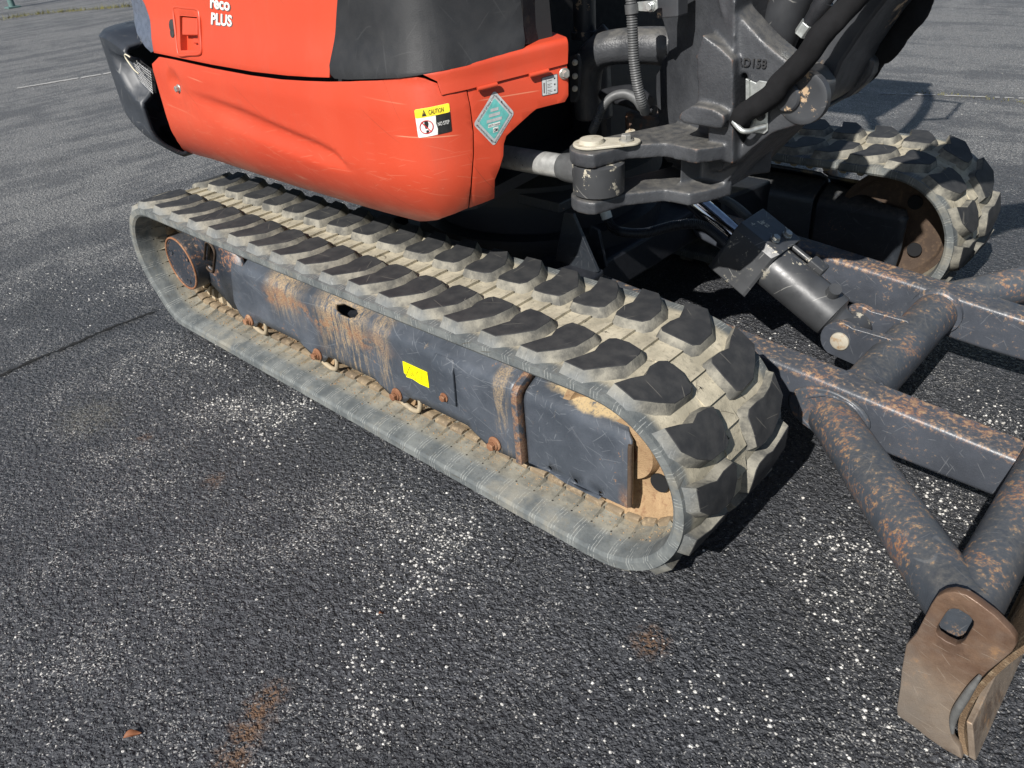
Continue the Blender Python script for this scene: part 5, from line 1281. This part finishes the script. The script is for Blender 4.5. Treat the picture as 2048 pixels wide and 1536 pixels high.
# raised casting letters
def plane_text(txt, p0, ex, ey, h, depth, mat, parent, name='cast_letters', bold=.01):
    vs, fs = text_mesh(txt, bold); n = V(ex).cross(V(ey)).normalized(); sc = h/.72; mb = MB(); P = [V(p0)+V(ex)*p.x*sc+V(ey)*p.y*sc for p in vs]
    k = len(P); o = mb.add([p+n*depth for p in P]+P, [f for f in fs]+[[i+k for i in f][::-1] for f in fs])
    ed = {}
    for f in fs:
        for i in range(len(f)):
            a, b = f[i], f[(i+1) % len(f)]; ed[(a, b)] = 1
    for a, b in ed:
        if (b, a) not in ed: mb.f.append([o+a, o+k+a, o+k+b, o+b]); mb.m.append(0)
    return mb.build(name, parent, [mat], 0)
plane_text('RD158', at(1474, 131, Y=EY-.002), (1, 0, 0), (0, 0, 1), .017, .003, 'hood_grime', BRK)
# boom pin
pc = at(1574, 194, Y=EY-.006); mb = MB(); mb.lathe(pc, (0, 1, 0), [(-.008, .001), (-.008, .026), (-.004, .030), (.37, .030), (.37, .001)], 32); mb.build('boom_pin', EXC, ['boom_paint'], 40)
mb = MB(); p2 = at(1606, 196, Y=EY); mb.lathe(p2, (0, 1, 0), [(-.004, .040), (-.006, .046), (-.004, .052), (.01, .054), (.01, .04)], 36); mb.build('pin_collar', EXC, ['boom_paint'], 40)

# ------------------------------------------------------------------ boom
BY0, BW = EY+.085, .20
def boom():
    px = [(1571, 220), (1562, 195), (1570, 165), (1588, 130), (1606, 92), (1640, 40), (1672, 0), (1730, -80), (1990, -420), (2060, -430), (1860, -120), (1773, 0), (1732, 52), (1683, 125), (1660, 178), (1640, 212), (1610, 232), (1588, 232)]
    mb = MB(); mb.prism([at(x, y, Y=BY0) for x, y in px], (0, BW, 0)); o = mb.build('boom', EXC, ['boom_paint'], 30, .006, label='dark grey boom with chipped paint')
    return o
BOOM = boom()
# continuation of the boom above the picture: bend and dipper
a = at(1960, -330, Y=BY0+BW/2)
mb = MB(); mb.tube([a+V((-.05, 0, -.08)), a+V((.10, 0, .20)), a+V((.35, 0, .42)), a+V((.75, 0, .58)), a+V((1.15, 0, .55))], .11, 4); mb.build('boom_upper', EXC, ['boom_paint'], 30, .01)
# boom cylinder and plumbing in the fork
mb = MB(); mb.cyl(at(1540, 110, Y=.75), at(1620, -90, Y=.75), .046, n=28); mb.build('boom_cylinder', EXC, ['boom_paint'], 40)
mb = MB(); mb.cyl(at(1500, 70, Y=.74), at(1503, -40, Y=.74), .010, n=14); HS = mb.build('fork_hose', EXC, ['hose_black'], 40)
mb = MB(); mb.cyl(at(1509, 22, Y=.73), at(1511, 2, Y=.73), .012, n=14); plain('cap_pink', (.42, .08, .09), .5); mb.build('hose_cap', HS, ['cap_pink'], 40)
mb = MB(); mb.cyl(at(1492, 28, Y=.75), at(1494, -10, Y=.75), .016, n=14); plain('cap_blue', (.03, .05, .2), .5); mb.build('hose_cap', HS, ['cap_blue'], 40)
f0 = at(1606, 64, Y=.64); f1 = at(1635, 22, Y=.64); fd = (f1-f0).normalized()
mb = MB(); mb.lathe(f0-fd*.006, fd, [(0, .001), (0, .017), (.026, .017), (.026, .001)], 6); PF = mb.build('pipe_fitting', EXC, ['zinc'], 30, .001)
mb = MB(); mb.lathe(f0+fd*.022, fd, [(0, .001), (0, .014), (.02, .016), (.03, .019), (.05, .019), (.05, .015), (.20, .015), (.20, .001)], 18); mb.build('hose_end', PF, ['hose_black'], 40)
# cloth sleeved hose bundle laced over the bracket
rnd = random.Random(9)
def lumpy(pts, r, name, amp=.10):
    P = resample(cat_rom(pts, 10), .008); k = [rnd.uniform(-1, 1) for _ in range(len(P)+12)]; ks = [sum(k[i:i+9])/9*2.2 for i in range(len(P))]
    mb = MB(); n = 18; rings = []; up = None
    for i, p in enumerate(P):
        t = (P[min(i+1, len(P)-1)]-P[max(0, i-1)]).normalized()
        if up is None: up = V((0, 0, 1))
        up = (up-t*up.dot(t)).normalized(); e2 = t.cross(up); rr = r*(1+amp*ks[i])
        rings.append([p+(up*math.cos(2*math.pi*j/n)*rr*(1+.06*math.sin(i*.9+j)) + e2*math.sin(2*math.pi*j/n)*rr*(1+.05*math.sin(i*.6+2*j))) for j in range(n)])
    mb.loft(rings); return mb.build(name, EXC, ['sleeve_fabric'], 80)
SY = EY-.028
lumpy([at(x, y, Y=Yv) for x, y, Yv in ((1484, 250, EY+.01), (1482, 236, SY+.005), (1498, 220, SY), (1525, 205, SY), (1547, 186, SY), (1562, 165, SY), (1592, 136, SY), (1620, 104, SY), (1645, 66, SY), (1680, 30, SY+.02), (1715, -8, SY+.03), (1800, -110, SY+.04))], .0235, 'sleeved_hose')
lumpy([at(x, y, Y=BY0+BW+.03) for x, y in ((1700, 165), (1728, 140), (1752, 108), (1780, 88), (1800, 58), (1826, 30), (1836, 0), (1875, -60), (1930, -140))], .030, 'sleeved_hose', .16)
mb = MB(); mb.prism([at(x, y, Y=EY-.006) for x, y in ((1491, 157), (1512, 166), (1518, 161), (1536, 164), (1535, 262), (1528, 268), (1491, 262))], (0, .004, 0)); CL = mb.build('hose_clamp', EXC, ['zinc'], 0, .001)
mb = MB(); mb.prism([at(x, y, Y=EY-.013) for x, y in ((1491, 157), (1497, 160), (1500, 240), (1491, 240))], (0, .007, 0)); mb.build('clamp_fold', CL, ['zinc'], 0, .001)
mb = MB(); mb.tube(cat_rom([at(x, y, Y=Yv) for x, y, Yv in ((1467, 243, EY-.04), (1476, 254, EY-.045), (1486, 262, EY-.045), (1500, 262, EY-.035), (1515, 257, EY-.02), (1530, 253, EY-.008))], 6), .0058, 12); mb.build('retaining_rod', CL, ['zinc'], 60)
mb = MB(); hexbolt(mb, at(1521, 231, Y=EY-.007), (0, -1, 0), .008, .008, .011); mb.build('clamp_bolt', CL, ['hood_grime'], 35)
# corrugated conduit down the left of the bracket, clipped with a zinc saddle
CYD = .50
h1 = hose([(1258, -40, CYD), (1262, 0, CYD), (1265, 60, CYD), (1268, 120, CYD), (1275, 170, CYD+.005), (1284, 205, CYD+.02), (1290, 222, CYD+.05)], .0125, ['hose_grey'], 'corrugated_hose', pitch=.0052)
hose([(1284, 215, CYD+.03), (1272, 198, CYD+.05), (1250, 188, CYD+.07), (1225, 194, CYD+.08), (1205, 215, CYD+.08), (1192, 245, CYD+.07), (1185, 262, CYD+.08)], .0115, ['hose_grey'], 'corrugated_hose', pitch=.0046)
hose([(1300, 205, CYD+.10), (1270, 182, CYD+.12), (1230, 184, CYD+.14), (1205, 190, CYD+.15)], .014, ['hose_black'], 'loom_hose', corr=False)
hose([(1310, 222, CYD+.12), (1280, 214, CYD+.12), (1255, 204, CYD+.13), (1232, 200, CYD+.14)], .012, ['hose_black'], 'loom_hose', corr=False)
mb = MB(); mb.cyl(at(1263, 8, Y=CYD), at(1264.5, 27, Y=CYD), .0150, n=20); SD = mb.build('conduit_band', EXC, ['hose_grey'], 40)
mb = MB(); mb.prism([at(x, y, Y=CYD+.004) for x, y in ((1274, 4), (1314, 0), (1315, 17), (1306, 24), (1276, 22))], (0, .004, 0)); hexbolt(mb, at(1301, 13, Y=CYD+.004), (0, -1, 0), .009, .009, .011); mb.build('conduit_saddle', EXC, ['zinc'], 30, .001)
mb = MB(); mb.prism([at(x, y, Y=CYD+.03) for x, y in ((1312, -30), (1356, -30), (1356, 34), (1312, 38))], (0, .04, 0)); mb.build('conduit_mount', EXC, ['boom_paint'], 0, .003)
# hinge post of the main frame and things in the gap behind
pb = at(1170, 76, Y=.76); mb = MB(); mb.lathe(pb, (0, 0, 1), [(0, .001), (0, .036), (.018, .036), (.020, .030), (.40, .030), (.40, .001)], 28); mb.build('hinge_post', EXC, ['boom_paint'], 40)
mb = MB(); c0 = at(1110, 60, Y=.86); mb.box((c0.x-.02, .98, c0.z+.06), (.12, .20, .30)); mb.build('valve_cover', EXC, ['hood_grime'], 0, .015)
mb = MB(); mb.box((1.36, 1.0, .82), (.14, .40, .24)); mb.build('main_frame_nose', EXC, ['under_black'], 0, .02)
mb = MB(); k0 = at(1280, 250, Y=.70); mb.box((k0.x, .76, k0.z-.02), (.12, .10, .09)); mb.build('hinge_block', EXC, ['cast_iron'], 0, .012)

# ------------------------------------------------------------------ cab above the picture, known by its shadow on the lot
def cab():
    x0, x1, y0, y1 = .40, 1.60, .98, 1.88
    mb = MB(); mb.box((.75, (y0+y1)/2, 1.02), (.95, y1-y0, .58)); mb.build('cab_base', EXC, ['hood_grime'], 0, .03)
    mb = MB(); mb.box(((x0+x1)/2-.02, (y0+y1)/2, 2.50), (x1-x0, y1-y0, .07)); mb.build('cab_roof', EXC, ['bumper_paint'], 0, .03)
    for y in (y0+.03, y1-.03):
        mb = MB(); mb.tube(cat_rom([(x1-.02, y, 1.3), (x1+.04, y, 1.7), (x1+.02, y, 2.2), (x1-.10, y, 2.48)], 6), .035, 10); mb.build('cab_pillar', EXC, ['bumper_paint'], 40)
        mb = MB(); mb.box((x0+.04, y, 1.9), (.07, .06, 1.2)); mb.build('cab_pillar', EXC, ['bumper_paint'], 0, .01)
        mb = MB(); mb.box((.85, y, 1.9), (.06, .05, 1.2)); mb.build('cab_pillar', EXC, ['bumper_paint'], 0, .01)
    mb = MB(); mb.tube([(1.62, y1, 1.75), (1.78, y1+.05, 1.80), (1.80, y1+.05, 2.12), (1.64, y1, 2.16)], .012, 8); mb.build('mirror_stay', EXC, ['bumper_paint'], 40)
    mb = MB(); mb.box((.72, .62, 1.62), (1.10, .62, .34)); mb.build('engine_hood_top', EXC, ['orange_paint'], 0, .06)  # unseen hood top, extended to shade the far track
    mb = MB(); mb.box((1.40, .62, 1.62), (.26, .50, .34)); mb.build('tank_shade_cover', EXC, ['black_panel'], 0, .05)  # unseen box carrying the black panel up, added to shade the far track
    mb = MB(); mb.box((1.83, EY+.12, 1.40), (.20, .22, .45)); mb.build('bracket_shade_block', EXC, ['cast_iron'], 0, .03)  # unseen block added above the bracket to shade the far track
cab()

# ------------------------------------------------------------------ far corner of the lot
pp = at(26, 16, Z=0)
lp_ = thing('lamp_post', 'thin green metal post with a base plate beyond the weedy joint', 'post', pp)
mb = MB(); mb.cyl(pp, pp+V((0, 0, 3.2)), .055, n=18); mb.build('shaft', lp_, ['pole_green'], 40)
mb = MB(); mb.box(pp+V((0, 0, .015)), (.22, .22, .03)); mb.build('base_plate', lp_, ['pole_green'], 0, .004)
# dry grass growing in the far joint
rs = random.Random(4); mb = MB()
P = resample([at(x, y, Z=0) for x, y in ((-80, 52), (0, 40), (60, 30), (150, 22), (240, 15), (300, 8))], .02)
for p in P:
    d = rs.random()
    for _ in range(int(12*d*d)+1):
        b = p+V((rs.gauss(0, .07), rs.gauss(0, .05), 0)); h = rs.uniform(.02, .09)*(.4+d); l = V((rs.gauss(0, .6), rs.gauss(0, .6), 1)).normalized()*h; w = V((rs.uniform(-1, 1), rs.uniform(-1, 1), 0)).normalized()*.005
        mb.add([b-w, b+w, b+l], [(0, 1, 2)])
P = resample([at(x, y, Z=0) for x, y in ((1830, 185), (1900, 190), (2060, 205))], .02)
for p in P:
    for _ in range(3):
        b = p+V((rs.gauss(0, .02), rs.gauss(0, .02), 0)); l = V((rs.gauss(0, .8), rs.gauss(0, .8), 1)).normalized()*rs.uniform(.005, .02); w = V((rs.uniform(-1, 1), rs.uniform(-1, 1), 0)).normalized()*.003
        mb.add([b-w, b+w, b+l], [(0, 1, 2)])
gr = mb.build('dry_grass', None, ['grass_dry'], 0); gr['kind'] = 'stuff'; gr['label'] = 'dry grass tufts rooted in the pavement joints'; gr['category'] = 'grass'
# fallen leaf and a twig crumb
def leaf(px, L, W, name, label, curl=.4):
    c = at(*px, Z=0); mb = MB(); n = 8; rows = []
    for i in range(n+1):
        t = i/n; w = W*math.sin(math.pi*min(.98, t*.95+.03))*(1-.25*t); x = (t-.5)*L; z = .004+.35*L*curl*(t-.5)**2+.003*math.sin(5*t)
        rows.append([V((x, -w, z+w*curl*1.1)), V((x, 0, z)), V((x, w, z+w*curl*1.4))])
    rot = Matrix.Rotation(1.1, 3, 'Z'); V0 = [c+rot @ p for r in rows for p in r]
    mb.add(V0, [(i*3+j, (i+1)*3+j, (i+1)*3+j+1, i*3+j+1) for i in range(n) for j in range(2)])
    o = mb.build(name, None, ['leaf_brown'], 60); tag(o, label, 'leaf'); so = o.modifiers.new('thick', 'SOLIDIFY'); so.thickness = .0006; return o
leaf((267, 1474), .034, .009, 'fallen_leaf', 'small curled brown dead leaf lying alone on the open asphalt', .8)
leaf((763, 1229), .012, .004, 'fallen_leaf', 'tiny tan leaf scrap on the pale gritty streak of asphalt', .3)
